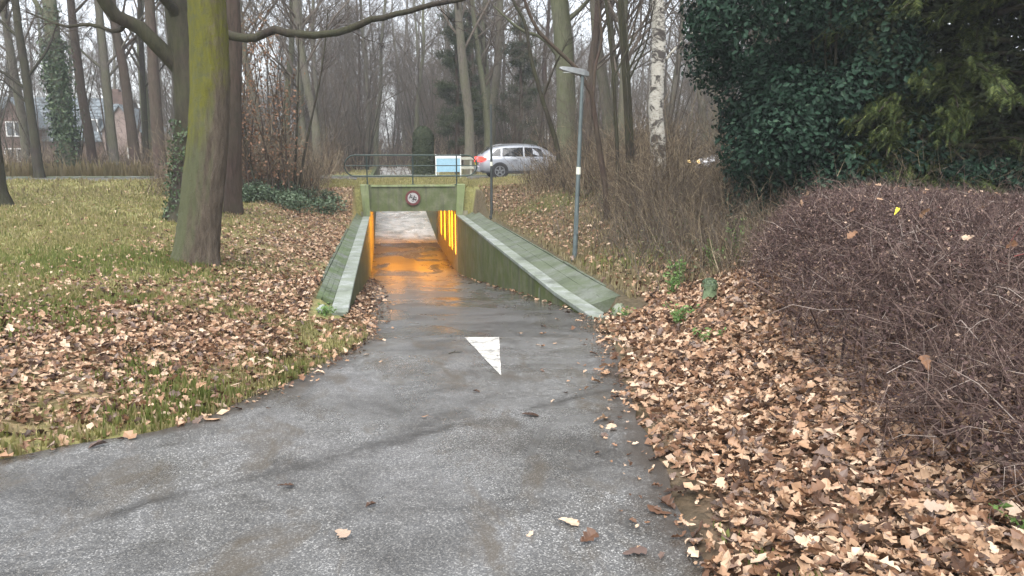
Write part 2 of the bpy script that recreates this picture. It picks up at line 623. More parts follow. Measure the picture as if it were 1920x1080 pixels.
M['road_paint'] = m_roadpaint()
M['sign_red'] = m_plain('sign_red', (.11, .022, .02), .5, var=.25, scale=9)
M['sign_white'] = m_plain('sign_white', (.40, .385, .38), .5, var=.12, scale=9)
M['black'] = m_plain('black_print', (.02, .02, .02), .6, var=.1)
M['board_blue'] = m_plain('pale_blue_board', (.27, .45, .56), .45, var=.12, scale=5)
M['board_white'] = m_plain('white_board', (.75, .77, .76), .5, var=.08)
M['galv'] = m_plain('pale_galvanised_rail', (.38, .38, .31), .5, .2, var=.2)
M['car_paint'] = m_plain('silver_car_paint', (.33, .345, .375), .28, .45, .5, var=.04, bump=0)
M['car_paint2'] = m_plain('light_grey_car_paint', (.72, .73, .75), .3, .3, .5, var=.04, bump=0)
M['car_glass'] = m_plain('dark_car_glass', (.015, .017, .02), .08, 0, .6, var=.1, bump=0)
M['rubber'] = m_plain('tyre_rubber', (.022, .022, .022), .8)
M['rim'] = m_plain('alloy_rim', (.3, .31, .32), .35, .7)
M['car_trim'] = m_plain('black_car_trim', (.03, .03, .032), .5)


def m_emit(name, col, es, base=None):
    t = NT(name)
    return t.set(base or col, .4, emit=col, es=es)


M['tail'] = m_emit('lit_tail_lamp', (1, .03, .02), 1.6, (.5, .01, .01))
M['amber'] = m_emit('lit_side_lamp', (1, .7, .3), 1.3)
M['sodium'] = m_emit('sodium_lamp', (1, .40, .025), 14.0, (.8, .5, .2))
M['added_sodium'] = m_emit('added_sodium_glow', (1, .36, .018), 7.0, (.8, .5, .2))  # glow of the added, unseen ceiling fixtures
M['brick'] = None


def m_bricks(name, a, b, mortar):
    t = NT(name)
    o = t.n('TexBrick')
    o.inputs['Scale'].default_value = 1
    o.inputs['Brick Width'].default_value = .22
    o.inputs['Row Height'].default_value = .065
    o.inputs['Mortar Size'].default_value = .008
    o.inputs['Color1'].default_value = (*a, 1)
    o.inputs['Color2'].default_value = (*b, 1)
    o.inputs['Mortar'].default_value = (*mortar, 1)
    x, y, z = t.xyz()
    cb = t.n('CombineXYZ')
    t.put(cb.inputs[0], t.math('ADD', x, y))
    t.put(cb.inputs[1], z)
    t.put(o.inputs['Vector'], cb.outputs[0])
    c = t.mix(1, o.outputs[0], t.ramp(t.noise(.8, t.coord(), 4), [(.3, .7), (.7, 1.05)]), 'MULTIPLY')
    return t.set(c, .85, spec=.2)


M['brick'] = m_bricks('red_brick', (.11, .062, .048), (.155, .09, .068), (.16, .145, .13))
M['brick_pink'] = m_bricks('pinkish_brick', (.24, .17, .15), (.3, .22, .19), (.3, .27, .25))
M['roof'] = m_plain('grey_roof_tile', (.115, .14, .155), .5, var=.2, scale=3)
M['win_white'] = m_plain('white_window_frame', (.72, .72, .7), .5, var=.05)
M['win_glass'] = m_plain('window_glass', (.06, .07, .08), .1, 0, .6, bump=0)
M['stone'] = m_concrete('lichen_stone', (.2, .21, .17), (.42, .43, .37), (.10, .14, .04), .8, False)
M['stump'] = m_plain('mossy_stump', (.14, .19, .10), .85, var=.5, scale=20)

# ------------------------------------------------------------------ terrain
_kx = np.array([-60, 0, 3, 5, 7, 9, 10.5, 12, 15.5, 20, 25, 28.3, 31.5, 34, 40.5, 42.5, 46, 60, 84, 95, 400])
_kz = np.array([.03, .02, -.02, -.13, -.27, -.46, -.60, -.76, -1.19, -1.76, -2.40, -2.79, -3.02, -3.05, -3.05, -2.98, -2.74, -1.72, .05, .3, .3])
_gy = np.arange(-60, 400, .1)
_gz = np.convolve(np.pad(np.interp(_gy, _kx, _kz), 12, 'edge'), np.ones(25) / 25, 'valid')


def zp(y):
    return np.interp(y, _gy, _gz)


def xl(y):     # left edge of the asphalt
    return np.interp(y, [3.0, 3.4, 3.9, 4.3, 4.74, 4.92, 5.07, 5.22, 5.52, 6, 6.59, 7.62, 8.87, 9.9, 10.6, 11.45, 11.6], [-40, -12, -6, -4.4, -3.36, -3.14, -2.88, -2.6, -2.33, -2.11, -1.85, -1.55, -1.32, -1.36, -1.45, -1.66, -1.69])


def xr(y):     # right edge of the asphalt
    return np.interp(y, [-20, 0, 1, 2.72, 3.58, 4.14, 4.91, 6.26, 7.6, 9.83, 10.15], [-4, -.5, -.2, .17, .35, .43, .61, .88, 1.20, 1.72, 1.74])


RW = 1.69          # half width of the cutting
L0, R0, PY = 11.45, 10.0, 30.0      # near ends of the walls, the portal
TY = 41.5          # far end of the underpass
ROAD_Z = .58


def h2(x, y, s, k=0.0):
    return (np.sin(x * s + 1.3 + k) * np.cos(y * s * .83 + .4 + k * 2) + np.sin(x * s * 1.9 + y * s * 1.3 + 2.1 + k) * .5) / 1.5


def ground(x, y):
    x = np.asarray(x, float)
    y = np.asarray(y, float)
    ED = np.interp(y, [10.6, 12.6], [0, 1])
    EL = xl(y) * (1 - ED) + (-2.19) * ED
    EDr = np.interp(y, [9.9, 11.4], [0, 1])
    ER = xr(y) * (1 - EDr) + np.interp(y, [10.3, 14, 22, 30], [2.44, 2.44, 2.42, 2.35]) * EDr
    emb = sstep(26.5, 30.2, y)
    ZL = zp(y) * (1 - ED) + (-.52 * (1 - emb) + .42 * emb) * ED
    ZR = zp(y) * (1 - EDr) + (-.45 * (1 - emb) + .42 * emb) * EDr
    lawn = np.interp(y, [0, 8, 14, 20, 27, 33, 34, 40], [0, -.06, -.1, 0, .22, .52, .56, .56]) + .05 * h2(x, y, .7) + .02 * h2(x, y, 2.1)
    right = np.interp(y, [0, 6, 10, 14, 22, 28, 33, 40], [.08, .02, .02, .22, .4, .5, .56, .56]) + .05 * h2(x, y, .9, 3)
    dl = EL - x
    dr = x - ER
    wl_ = np.interp(y, [0, 9, 12, 30], [2.5, 3.2, 3.4, 3.0])
    zl = ZL + (lawn - ZL) * sstep(0, 1, dl / wl_) + .03 * h2(x, y, 3.1) * sstep(0, .6, dl)
    zr_ = ZR + (right - ZR) * sstep(0, 1, dr / np.interp(y, [0, 8, 12, 30], [1.6, 2.0, 3.2, 2.6])) + .04 * h2(x, y, 2.7) * sstep(0, .6, dr)
    z = np.where(x < EL, zl, np.where(x > ER, zr_, zp(y) - .06))
    # cutting: bed under the path, and the ledge behind the walls
    inL = (x > -1.86) & (x <= 0)
    inR = (x < 1.86) & (x > 0)
    yl = np.where(x <= 0, L0, R0)
    cut = (y > yl - .02) & (y < PY + .16) | (y > TY - .16)
    far = y > TY - .16
    bed = cut & (inL | inR)
    ledge = (y > yl - .02) & (y < PY + .16) & ~bed & (x >= EL) & (x <= ER)
    z = np.where(ledge, np.where(x < 0, -.74, -.74), z)
    z = np.where(~bed & (y >= PY + .16) & (y < TY + 40), np.maximum(z, np.where((x > EL) & (x < ER), lawn + .02, z)), z)
    top = np.interp(y, [TY, 62, 90], [.5, .42, .3])
    z = np.where((y > 33.2) & ~bed, np.where(y < TY + .5, .52, .50 + .03 * h2(x, y, .3)), z)
    z = np.where(bed, zp(y) - .12, z)
    # gentle rise of the far park
    z = np.where((y > 30.3) & (y < 33.42) & ~bed, z + .14 * sstep(30.6, 32.4, y) * sstep(33.42, 33.2, y), z)
    z = z + np.where((y > 48) & ~bed, sstep(48, 140, y) * .4, 0)
    return z


def lit_dens(x, y):
    """how thickly fallen leaves lie, 0 to 1"""
    n = .5 + .5 * h2(x, y, .9, 1.7) * .9 + .25 * h2(x, y, 2.6, .3)
    EL = np.where(y < 10.6, xl(y), -2.33)
    dl = EL - x
    left = np.exp(-(np.maximum(dl, 0) / 2.6) ** 2) * sstep(9.2, 11.5, y)
    band = sstep(.25, .95, dl + .55 * h2(x, y, 1.1, 5)) * sstep(10.6, 8.9, y + .5 * h2(x, y, 1.2) - (x + 4) * .12)
    band = np.maximum(band, .16 * sstep(12, 10.5, y))
    edge = .35 * sstep(-.05, .15, dl) * sstep(1.0, .3, dl)
    lf = np.clip(np.maximum(np.maximum(left, band), edge) * (.5 + .95 * n), 0, 1)
    tree = 1 - .85 * np.exp(-(((x + 4.6) / 1.5) ** 2 + ((y - 13.2) / 1.2) ** 2))
    lf = np.maximum(lf * tree, .035 * (.3 + n))
    lf = np.where(y > 31, .05, lf)
    ER = np.where(y < 10.2, xr(y), 2.55)
    dr = x - ER
    rt = sstep(-.06, .30, dr + .10 * h2(x, y, 3)) * np.where(y < 10.5, 1.0, .62 + .3 * n)
    rt = np.where((y > 16) & (dr > 1.2), rt * .6, rt)
    return np.where(x < 0.02 * y - .6, lf * (dl > -.1), rt)


def build_ground():
    xs = np.unique(np.round(np.concatenate([np.arange(-9, 9.01, .16), np.arange(-24, -9, .6), np.arange(9, 24, .6), np.linspace(-140, -24, 30), np.linspace(24, 140, 30), [-400, -250, 250, 400, -1.93, -1.79, 1.79, 1.93, -2.34, -2.30, 2.64, 2.60]]), 3))
    ys = np.unique(np.round(np.concatenate([np.arange(-3, 15, .13), np.arange(15, 34, .3), np.arange(34, 48, .6), np.linspace(48, 140, 40), [-60, -30, -15, -8, 180, 260, 400, 700, L0 - .05, L0 - .01, R0 - .05, R0 - .01, PY + .1, PY + .2, TY - .2, TY - .1]]), 3))
    X, Y = np.meshgrid(xs, ys)
    Z = ground(X, Y)
    V = np.stack([X, Y, Z], -1).reshape(-1, 3)
    nx = len(xs)
    i = (np.arange(len(ys) - 1)[:, None] * nx + np.arange(nx - 1)[None]).reshape(-1)
    q = np.stack([i, i + 1, i + nx + 1, i + nx], -1)
    c = V[q]
    jump = np.ptp(c[..., 2], axis=1) > 1
    q = q[~(jump & (np.abs(c[..., 0]).max(1) < 1.8) & (c[..., 1].min(1) > 29) & (c[..., 1].max(1) < 42))]
    m = Mesh().add(V, q)
    o = m.obj('ground', M['ground'], smooth=True)
    tag(o, kind='structure')
    ld = lit_dens(V[:, 0], V[:, 1])
    turf = np.where(V[:, 0] < 0, 1.0, np.where(V[:, 1] > 29.5, 1.0, .35 * (.5 + .5 * h2(V[:, 0], V[:, 1], .8))))
    turf = np.where(V[:, 1] > 52, .45, turf)
    for nm, val in (('litter', ld), ('turf', turf)):
        a = o.data.attributes.new(nm, 'FLOAT', 'POINT')
        a.data.foreach_set('value', np.clip(val, 0, 1).astype(np.float32))
    return o


ground_o = build_ground()
rg = np.random.default_rng(7)


SEAM = 8.58
def sheet(name, mat, ys, fl, fr, fz, nc, kind='structure', thick=0):
    X = np.stack([fl(ys) + (fr(ys) - fl(ys)) * t for t in np.linspace(0, 1, nc)], 1)
    Y = np.repeat(ys[:, None], nc, 1)
    Y = Y + (-.27 * X) * np.interp(ys, [SEAM - 3, SEAM, SEAM + .02, SEAM + 1.2], [0, 1, 1, 0])[:, None]
    Y = Y + (.02 * np.sin(X * 7.3) + .012 * np.sin(X * 19 + 1)) * np.interp(ys, [SEAM - .4, SEAM, SEAM + .02, SEAM + .4], [0, 1, 1, 0])[:, None]
    Z = fz(X, Y)
    V = np.stack([X, Y, Z], -1).reshape(-1, 3)
    i = (np.arange(len(ys) - 1)[:, None] * nc + np.arange(nc - 1)[None]).reshape(-1)
    m = Mesh().add(V, np.stack([i, i + 1, i + nc + 1, i + nc], -1))
    o = m.obj(name, mat, smooth=True)
    at = o.data.attributes.new('margin', 'FLOAT', 'POINT')
    at.data.foreach_set('value', np.minimum(X - X[:, :1], X[:, -1:] - X).astype(np.float32).ravel())
    return tag(o, kind=kind)


def path_z(x, y):
    return zp(y) + .012 * h2(x, y, 1.6) + .006 * h2(x, y, 4.4, 2)


ys1 = np.concatenate([np.arange(-8, 3, .5), np.arange(3.0, 5.2, .05), np.arange(5.2, SEAM, .12), [SEAM]])
jag = lambda y: .022 * np.sin(y * 4.1) + .012 * np.sin(y * 9.7 + 1)
sheet('path', M['asphalt'], ys1, lambda y: xl(y) + jag(y), lambda y: xr(y) + jag(y + 4), path_z, 60)
ys2 = np.append(np.arange(SEAM + .012, 41.6, .15), 41.62)
sheet('ramp_path', M['wet_asphalt'], ys2, lambda y: np.where(y < L0, xl(y) + jag(y) * (y < 11), -RW + .004),
      lambda y: np.where(y < R0, xr(y) + jag(y + 4) * (y < 9.6), RW - .004), lambda x, y: path_z(x, y) - .006, 24)
sheet('far_path', M['far_sheen_asphalt'], np.concatenate([np.arange(41.63, 43, .3), np.arange(43, 100, .8)]), lambda y: -RW + .004 + 0 * y, lambda y: RW - .004 + 0 * y, lambda x, y: path_z(x, y) - .004, 16)
# the road across, with a painted edge line
sheet('road', M['road'], np.arange(33.6, 40.61, .5), lambda y: y * 0 - 150, lambda y: y * 0 + 150, lambda x, y: ROAD_Z + x * 0 - .0015 * (y - 37) ** 2, 60)
mk = Mesh()
for x0 in np.arange(-40, 40, 6.0):
    mk.add([(x0, 37.03, ROAD_Z + .005), (x0 + 3, 37.03, ROAD_Z + .005), (x0 + 3, 37.13, ROAD_Z + .005), (x0, 37.13, ROAD_Z + .005)], [(0, 1, 2, 3)])
tag(mk.obj('road_line', M['road_paint']), kind='structure')
# kerbs of the road
for yk in (40.62,):
    tag(Mesh().box(-150, 150, yk, yk + .13, .3, ROAD_Z + .04).obj('road_kerb', M['apron_slab'], bevel=.015), kind='structure')

# painted triangle
tri = np.array([(-.225, 8.60), (.155, 8.49), (-.135, 6.36)])
def subdiv_tri(a, b, c, n=8):
    P = []; F = []
    idx = {}
    for i in range(n + 1):
        for j in range(n + 1 - i):
            idx[i, j] = len(P)
            P.append(a + (b - a) * i / n + (c - a) * j / n)
    for i in range(n):
        for j in range(n - i):
            F.append((idx[i, j], idx[i + 1, j], idx[i, j + 1]))
            if i + j < n - 1:
                F.append((idx[i + 1, j], idx[i + 1, j + 1], idx[i, j + 1]))
    return np.array(P), np.array(F)
tp, tf_ = subdiv_tri(*tri)
tp = tp + .006 * np.column_stack([h2(tp[:, 0], tp[:, 1], 31), h2(tp[:, 0], tp[:, 1], 37, 2)])
tz = path_z(tp[:, 0], tp[:, 1]) + .006
o = Mesh().add(np.column_stack([tp, tz]), tf_[:, ::-1]).obj('painted_triangle', M['road_paint'])
tag(o, 'white painted give way triangle on the wet grey path', 'road marking')

# ------------------------------------------------------------------ walls of the ramp
def ramp_wall(side, y0, y1, label):
    t = thing('retaining_wall', label, 'wall', (side * RW, y0, 0))
    px, py = t.location.x, t.location.y
    sg = side
    cop0 = -.60 if side < 0 else -.50
    ctop = lambda y: np.interp(y, [y0, y0 + 2, PY], [cop0 - .03, -.60, -.655])
    # wall in poured lengths with open joints
    n = 3
    ends = np.linspace(y0, PY - .0, n + 1)
    for a, b in zip(ends[:-1], ends[1:]):
        m = Mesh()
        yy = np.linspace(a + .004, b - .004, 8)
        xi, xo = 0.0, sg * .30
        top = ctop(yy) - .07
        bot = zp(yy) - .3
        rows = np.stack([np.column_stack([np.full(8, xi), yy - py, bot]), np.column_stack([np.full(8, xi), yy - py, top]),
                         np.column_stack([np.full(8, xo), yy - py, top]), np.column_stack([np.full(8, xo), yy - py, bot])], 1)
        f = []
        for i in range(7):
            for k in range(4):
                q = (i * 4 + k, i * 4 + (k + 1) % 4, (i + 1) * 4 + (k + 1) % 4, (i + 1) * 4 + k)
                f.append(q if side < 0 else q[::-1])
        f += [(0, 3, 2, 1), (28, 29, 30, 31)]
        m.add(rows.reshape(-1, 3), f)
        m.obj('wall_panel', M['wall'], t)
    ends = np.linspace(y0 - .03, PY - .02, 9)
    for a, b in zip(ends[:-1], ends[1:]):
        x0, x1 = sorted((-sg * .025, sg * .235))
        za, zb = float(ctop(a)), float(ctop(b))
        a += .004; b -= .004
        v = [(x0, a - py, za - .07), (x1, a - py, za - .07), (x1, b - py, zb - .07), (x0, b - py, zb - .07),
             (x0, a - py, za), (x1, a - py, za), (x1, b - py, zb), (x0, b - py, zb)]
        Mesh().hexa(v).obj('coping', M['coping'], t, bevel=.012)
    return t, ctop


wl_t, ctl = ramp_wall(-1, L0, PY, 'mossy concrete ramp wall on the left, seen nearly edge on beside the lawn')
wr_t, ctr = ramp_wall(1, R0, PY, 'long green stained concrete ramp wall sloping down below the lamp posts')
# pale leak line on the right wall
o = Mesh().box(-.004, .0, 6.92 - 3.1, 6.95 - 3.1, -1.32, -.78).obj('lime_streak', M['coping'], wr_t)

# paved strips behind the copings
def apron(side, y0, y1, x_in, x_out, cols, length, name, mat, label, ctop):
    t = thing(name, label, 'paving', (side * x_in, y0, -.6))
    w_ = (x_out - x_in) / cols
    lib = []
    for k in range(4):
        m = Mesh().box(-w_ / 2 + .0012, w_ / 2 - .0012, -length / 2 + .0012, length / 2 - .0012, -.05, 0)
        lib.append(m.data('paver', mat))
    n = int((y1 - y0) / length)
    rise = .14 if side > 0 else .10
    for a in np.arange(y0, y1 - .5, 2.0):
        b_ = min(a + 2.0, y1)
        x0, x1 = (0, x_out - x_in) if side > 0 else (-(x_out - x_in), 0)
        zz = []
        for yy in (a, b_):
            zc = float(ctop(yy)) - .03 + .6 - .006
            em = float(sstep(27, 30.2, yy)) * .12
            zz.append((zc, zc + rise + em) if side > 0 else (zc + rise + em, zc))
        v = [(x0, a - y0, zz[0][0] - .25), (x1, a - y0, zz[0][1] - .25), (x1, b_ - y0, zz[1][1] - .25), (x0, b_ - y0, zz[1][0] - .25),
             (x0, a - y0, zz[0][0]), (x1, a - y0, zz[0][1]), (x1, b_ - y0, zz[1][1]), (x0, b_ - y0, zz[1][0])]
        Mesh().hexa(v).obj('bedding', mat, t)
    for i in range(n):
        y = y0 + (i + .5) * length
        zc = float(ctop(y)) - .03
        emb = float(sstep(27, 30.2, y)) * .12
        for c in range(cols):
            f = (c + .5) / cols
            o = link('paver', lib[rg.integers(4)], t)
            zz = zc + f * (.14 if side > 0 else .10) + emb * f + rg.normal(0, .0018)
            o.location = (side * f * (x_out - x_in), y - y0 + (length * .25 if c % 2 else -length * .25) * (cols > 2), zz + .6)
            o.rotation_euler = (rg.normal(0, .004), -side * math.atan((.14 if side > 0 else .10) / (x_out - x_in)) + rg.normal(0, .006), rg.normal(0, .003))
    return t


apron(-1, L0 + 1.0, PY - .2, 1.935, 2.19, 3, .25, 'brick_paving', M['paver'], 'narrow mossy brick strip along the left wall coping', ctl)
apron(1, R0 + 1.2, PY - .2, 1.935, 2.43, 2, .5, 'slab_paving', M['apron_slab'], 'damp green concrete slab strip along the right wall coping', ctr)
# edging beam of the paved strips
for side, xo, z0, a, b, lb in ((-1, 2.23, -.47, 14, 24, 'thin dark edging kerb between the brick strip and leafy bank'), (1, 2.48, -.40, 12.2, 25, 'thin dark edging kerb between the slab strip and right bank')):
    t = thing('edging_kerb', lb, 'kerb', (side * xo, a, z0))
    for q in np.arange(a, b, 1.0):
        o = Mesh().box(-.03, .03, q - a + .003, q - a + .997, -.25, float((ctl if side < 0 else ctr)(q + .5)) - .03 + (.14 if side > 0 else .10) + float(sstep(27, 30.2, q)) * .12 - z0 + rg.normal(.008, .004)).obj('kerb_stone', M['apron_slab'], t)

# ------------------------------------------------------------------ underpass
U = thing('underpass', 'concrete cycle underpass with amber lamps glowing inside', 'underpass', (0, PY, 0))
TOPZ = .50
SOF = -.49
m = Mesh()
m.prism([(-RW - .02, TOPZ), (-RW - .02, SOF), (RW + .02, SOF), (RW + .02, TOPZ)][::-1], (.02, .35), 'y')
m.obj('lintel', M['lintel'], U, bevel=.015)
Mesh().box(-RW + .1, RW - .1, -.03, .015, TOPZ - .06, TOPZ + .02).obj('lintel_cap', M['pilaster'], U, bevel=.01)
for s in (-1, 1):
    # splayed pilaster: leans outwards a little towards the top
    x0, x1 = s * (RW - .06), s * (RW + .30)
    v = [(x0, -.02, -.66), (x1 - s * .1, -.02, -.66), (x1 - s * .1, .5, -.66), (x0, .5, -.66),
         (x0 + s * .05, -.16, TOPZ + .03), (x1, -.16, TOPZ + .03), (x1, .5, TOPZ + .03), (x0 + s * .05, .5, TOPZ + .03)]
    if s > 0:
        v = [v[i] for i in (1, 0, 3, 2, 5, 4, 7, 6)]
    Mesh().hexa(v).obj('pilaster', M['pilaster'], U, bevel=.015)
TL = TY - PY
Mesh().box(-RW - .3, RW + .3, .352, TL, SOF, SOF + .4).obj('ceiling_slab', M['tunnel_wall'], U)
Mesh().box(-RW - .3, -RW - .002, .0, TL, -3.4, SOF - .003).obj('side_wall', M['tunnel_wall'], U)
# haunches between soffit and walls
for s in (-1, 1):
    m = Mesh()
    poly = [(s * RW, SOF - .002), (s * (RW - .06), SOF - .002), (s * RW, SOF - .06)]
    m.prism(poly if s > 0 else poly[::-1], (.353, TL - .003), 'y')
    m.obj('haunch', M['tunnel_wall'], U)
# right wall: ribs with lit recesses between them
lamps = [(1.05, .42), (2.6, .55), (3.9, .6), (6.6, .6), (9.0, .6)]
Mesh().box(RW + .16, RW + .4, 0, TL, -3.4, SOF - .003).obj('side_wall', M['tunnel_wall'], U)
prev = 0.0
for yc, wd in lamps + [(TL + 5, 0)]:
    a, b = prev, min(yc - wd / 2, TL)
    if b > a:
        Mesh().box(RW - .0, RW + .157, a + .003, b, -3.4, SOF - .006).obj('wall_rib', M['tunnel_wall'], U)
    prev = yc + wd / 2
for k, (yc, wd) in enumerate(lamps):
    if k > 2 and False:
        continue
    Mesh().box(RW + .0, RW + .155, yc - wd / 2 + .004, yc + wd / 2 - .004, -3.4, -2.32).obj('recess_sill', M['tunnel_wall'], U)
    Mesh().box(RW + .06, RW + .15, yc - wd / 2 + .05, yc + wd / 2 - .05, -2.3, -.66).obj('lamp_panel', M['sodium'], U, bevel=.01)
for xc in (-.75, .75):  # unseen ceiling fixtures, added and widened to spread amber over the floor
    for yc in (2.3, 5.0, 7.7, 10.2):
        f = Mesh().box(xc - .2, xc + .2, yc - 1.0, yc + 1.0, SOF - .05, SOF - .003).obj('added_lamp_housing', M['pole_dark'], U)
        Mesh().box(xc - .18, xc + .18, yc - .97, yc + .97, SOF - .065, SOF - .052).obj('added_lamp_diffuser', M['added_sodium'], f)
# parapet at the far portal and the far ramp walls
Mesh().box(-RW - .3, RW + .3, TL + .002, TL + .3, SOF, .5).obj('far_lintel', M['lintel'], U)
for s, lb in ((-1, 'far ramp wall beyond the underpass, left of the rising path'), (1, 'far ramp wall beyond the underpass, right of the rising path')):
    t = thing('retaining_wall', lb, 'wall', (s * RW, TY + .31, 0))
    yy = np.linspace(0, 34, 12)
    x0, x1 = (0, .3) if s > 0 else (-.3, 0)
    rows = np.stack([np.column_stack([np.full(12, x), yy, z]) for x, z in ((x0, zp(yy + TY) - .4), (x1, zp(yy + TY) - .4), (x1, np.full(12, .53)), (x0, np.full(12, .53)))], 1)
    f = [(i * 4 + k, (i + 1) * 4 + k, (i + 1) * 4 + (k + 1) % 4, i * 4 + (k + 1) % 4) for i in range(11) for k in range(4)] + [(0, 1, 2, 3), (47, 46, 45, 44)]
    Mesh().add(rows.reshape(-1, 3), f).obj('wall_panel', M['wall'], t)

# round sign on the lintel
sgn = thing('round_sign', 'round red rimmed prohibition sign fixed on the underpass lintel', 'sign', (-.02, PY - .045, .02))
def disc(r0, r1, y0, y1, k=40):
    m = Mesh()
    a = np.linspace(0, 2 * PI, k, endpoint=False)
    c, s_ = np.cos(a), np.sin(a)
    if r0 == 0:
        m.prism([(r1 * p, r1 * q) for p, q in zip(c[::-1], s_[::-1])], (y0, y1), 'y')
    else:
        rings = [np.column_stack([r * c, np.full(k, y), r * s_]) for r, y in ((r0, y0), (r1, y0), (r1, y1), (r0, y1))]
        f = []
        for q in range(4):
            for i in range(k):
                f.append((q * k + i, q * k + (i + 1) % k, ((q + 1) % 4) * k + (i + 1) % k, ((q + 1) % 4) * k + i))
        m.add(np.vstack(rings), f)
    return m
disc(0, .315, .0, .022).obj('sign_plate', M['sign_white'], sgn)
disc(.222, .32, -.008, -.001).obj('sign_rim', M['sign_red'], sgn)
Mesh().box(-.06, .06, .022, .06, -.2, .2).obj('bracket', M['pole_dark'], sgn)
def silhouette(cx, cz, s_):
    m = Mesh()
    for dx in (-.062, .062):
        d = disc(.021, .036, -.005, -.001, 20)
        m.merge(d, (dx, 0, -.055))
    for poly in ([(-.07, -.035), (.02, -.035), (.03, -.005), (-.05, .005), (-.075, -.015)],
                 [(.02, -.035), (.045, -.035), (.062, .045), (.045, .05)],
                 [(-.05, .005), (-.01, .0), (.0, .06), (-.035, .065)],
                 [(-.01, .045), (.05, .025), (.05, .04), (-.01, .062)],
                 [(.025, .055), (.07, .05), (.07, .06), (.025, .065)],
                 [(-.012, -.03), (.02, -.055), (.03, -.045), (.0, -.005)]):
        m.prism(poly, (-.005, -.001), 'y')
    hd = disc(0, .022, -.005, -.001, 14)
    m.merge(hd, (-.012, 0, .088))
    for v in m.v:
        v[:, 0] = v[:, 0] * s_ + cx
        v[:, 2] = v[:, 2] * s_ + cz
    return m
silhouette(-.085, .05, 1.0).obj('rider_symbol', M['black'], sgn)
silhouette(.075, -.045, 1.35).obj('rider_symbol', M['black'], sgn)
sgn.scale = (.9, 1, .9)

# railing
rl = thing('railing', 'dark green tubular railing with rounded ends over the underpass', 'railing', (0, PY + .12, TOPZ))
def stadium(x0, x1, z0, z1, n=10):
    r = (z1 - z0) / 2
    zc = (z0 + z1) / 2
    P = [(x1 - r + r * math.cos(a), 0, zc + r * math.sin(a)) for a in np.linspace(-PI / 2, PI / 2, n)]
    P += [(x0 + r - r * math.cos(a), 0, zc + r * math.sin(a)) for a in np.linspace(PI / 2, -PI / 2, n)]
    return P + [P[0]]
Mesh().tube(stadium(-2.55, 2.47, .34, 1.13), .026, 8, False).obj('rail_loop', M['green_steel'], rl, smooth=True)
Mesh().tube([(-2.53, 0, .735), (0, 0, .735), (2.45, 0, .735)], .018, 8).obj('middle_rail', M['green_steel'], rl, smooth=True)
for x in (-1.72, 0.0, 1.68):
    p = Mesh().tube([(x, 0, -.06), (x, 0, .5), (x, 0, 1.13)], .026, 8).obj('post', M['green_steel'], rl, smooth=True)
    Mesh().box(x - .09, x + .09, -.08, .08, .0, .03).obj('foot_plate', M['green_steel'], p)

# ------------------------------------------------------------------ street lamps
def lamp(x, y, H, lean, r, mat, label, head=True):
    z = float(ground(x, y))
    t = thing('street_lamp', label, 'street lamp', (x, y, z), group='lamp posts on the right bank')
    k = 9
    hh = np.linspace(-.15, H, k)
    P = np.column_stack([lean * hh, np.zeros(k), hh])
    Mesh().tube(P, np.linspace(r, r * .62, k), 12).obj('pole', mat, t, smooth=True)
    Mesh().tube([(0, 0, -.03), (.0, 0, .05)], r * 1.7, 12).obj('base_collar', mat, t)
    Mesh().tube([(lean * 1.75, 0, 1.72), (lean * 1.87, 0, 1.86)], r * .93, 12).obj('sticker_band', M['sticker'], t)
    Mesh().box(lean * .7 - .03, lean * .7 + .03, -r - .002, -r * .7, .55, .95).obj('service_door', mat, t)
    if head:
        hx = lean * H
        m = Mesh()
        prof = [(-.46, .05, .02, .05), (-.40, .07, .0, .07), (-.2, .08, -.02, .09), (.02, .07, -.03, .09), (.12, .045, -.02, .06)]
        rows = [np.array([(a, -b, c), (a, b, c), (a, b * .8, d), (a, -b * .8, d)]) for a, b, c, d in prof]
        f = [(i * 4 + q, i * 4 + (q + 1) % 4, (i + 1) * 4 + (q + 1) % 4, (i + 1) * 4 + q) for i in range(4) for q in range(4)] + [(3, 2, 1, 0), (16, 17, 18, 19)]
        V = np.vstack(rows)
        V[:, 2] += (-V[:, 0]) * .16
        V += np.array([hx, 0, H])
        h = m.add(V, f).obj('lamp_head', M['lamp_head'], t, bevel=.01)
        Mesh().box(hx - .38, hx - .14, -.05, .05, H + .02, H + .032).obj('lamp_lens', M['lamp_glass'], h)
    return t


lamp(2.62, 14.9, 3.62, .03, .052, M['pole'], 'taller grey lamp post near the lower end of the right wall')
lamp(2.50, 26.2, 3.75, .0, .05, M['pole_dark'], 'thin dark post by the wall close to the tunnel mouth', False)

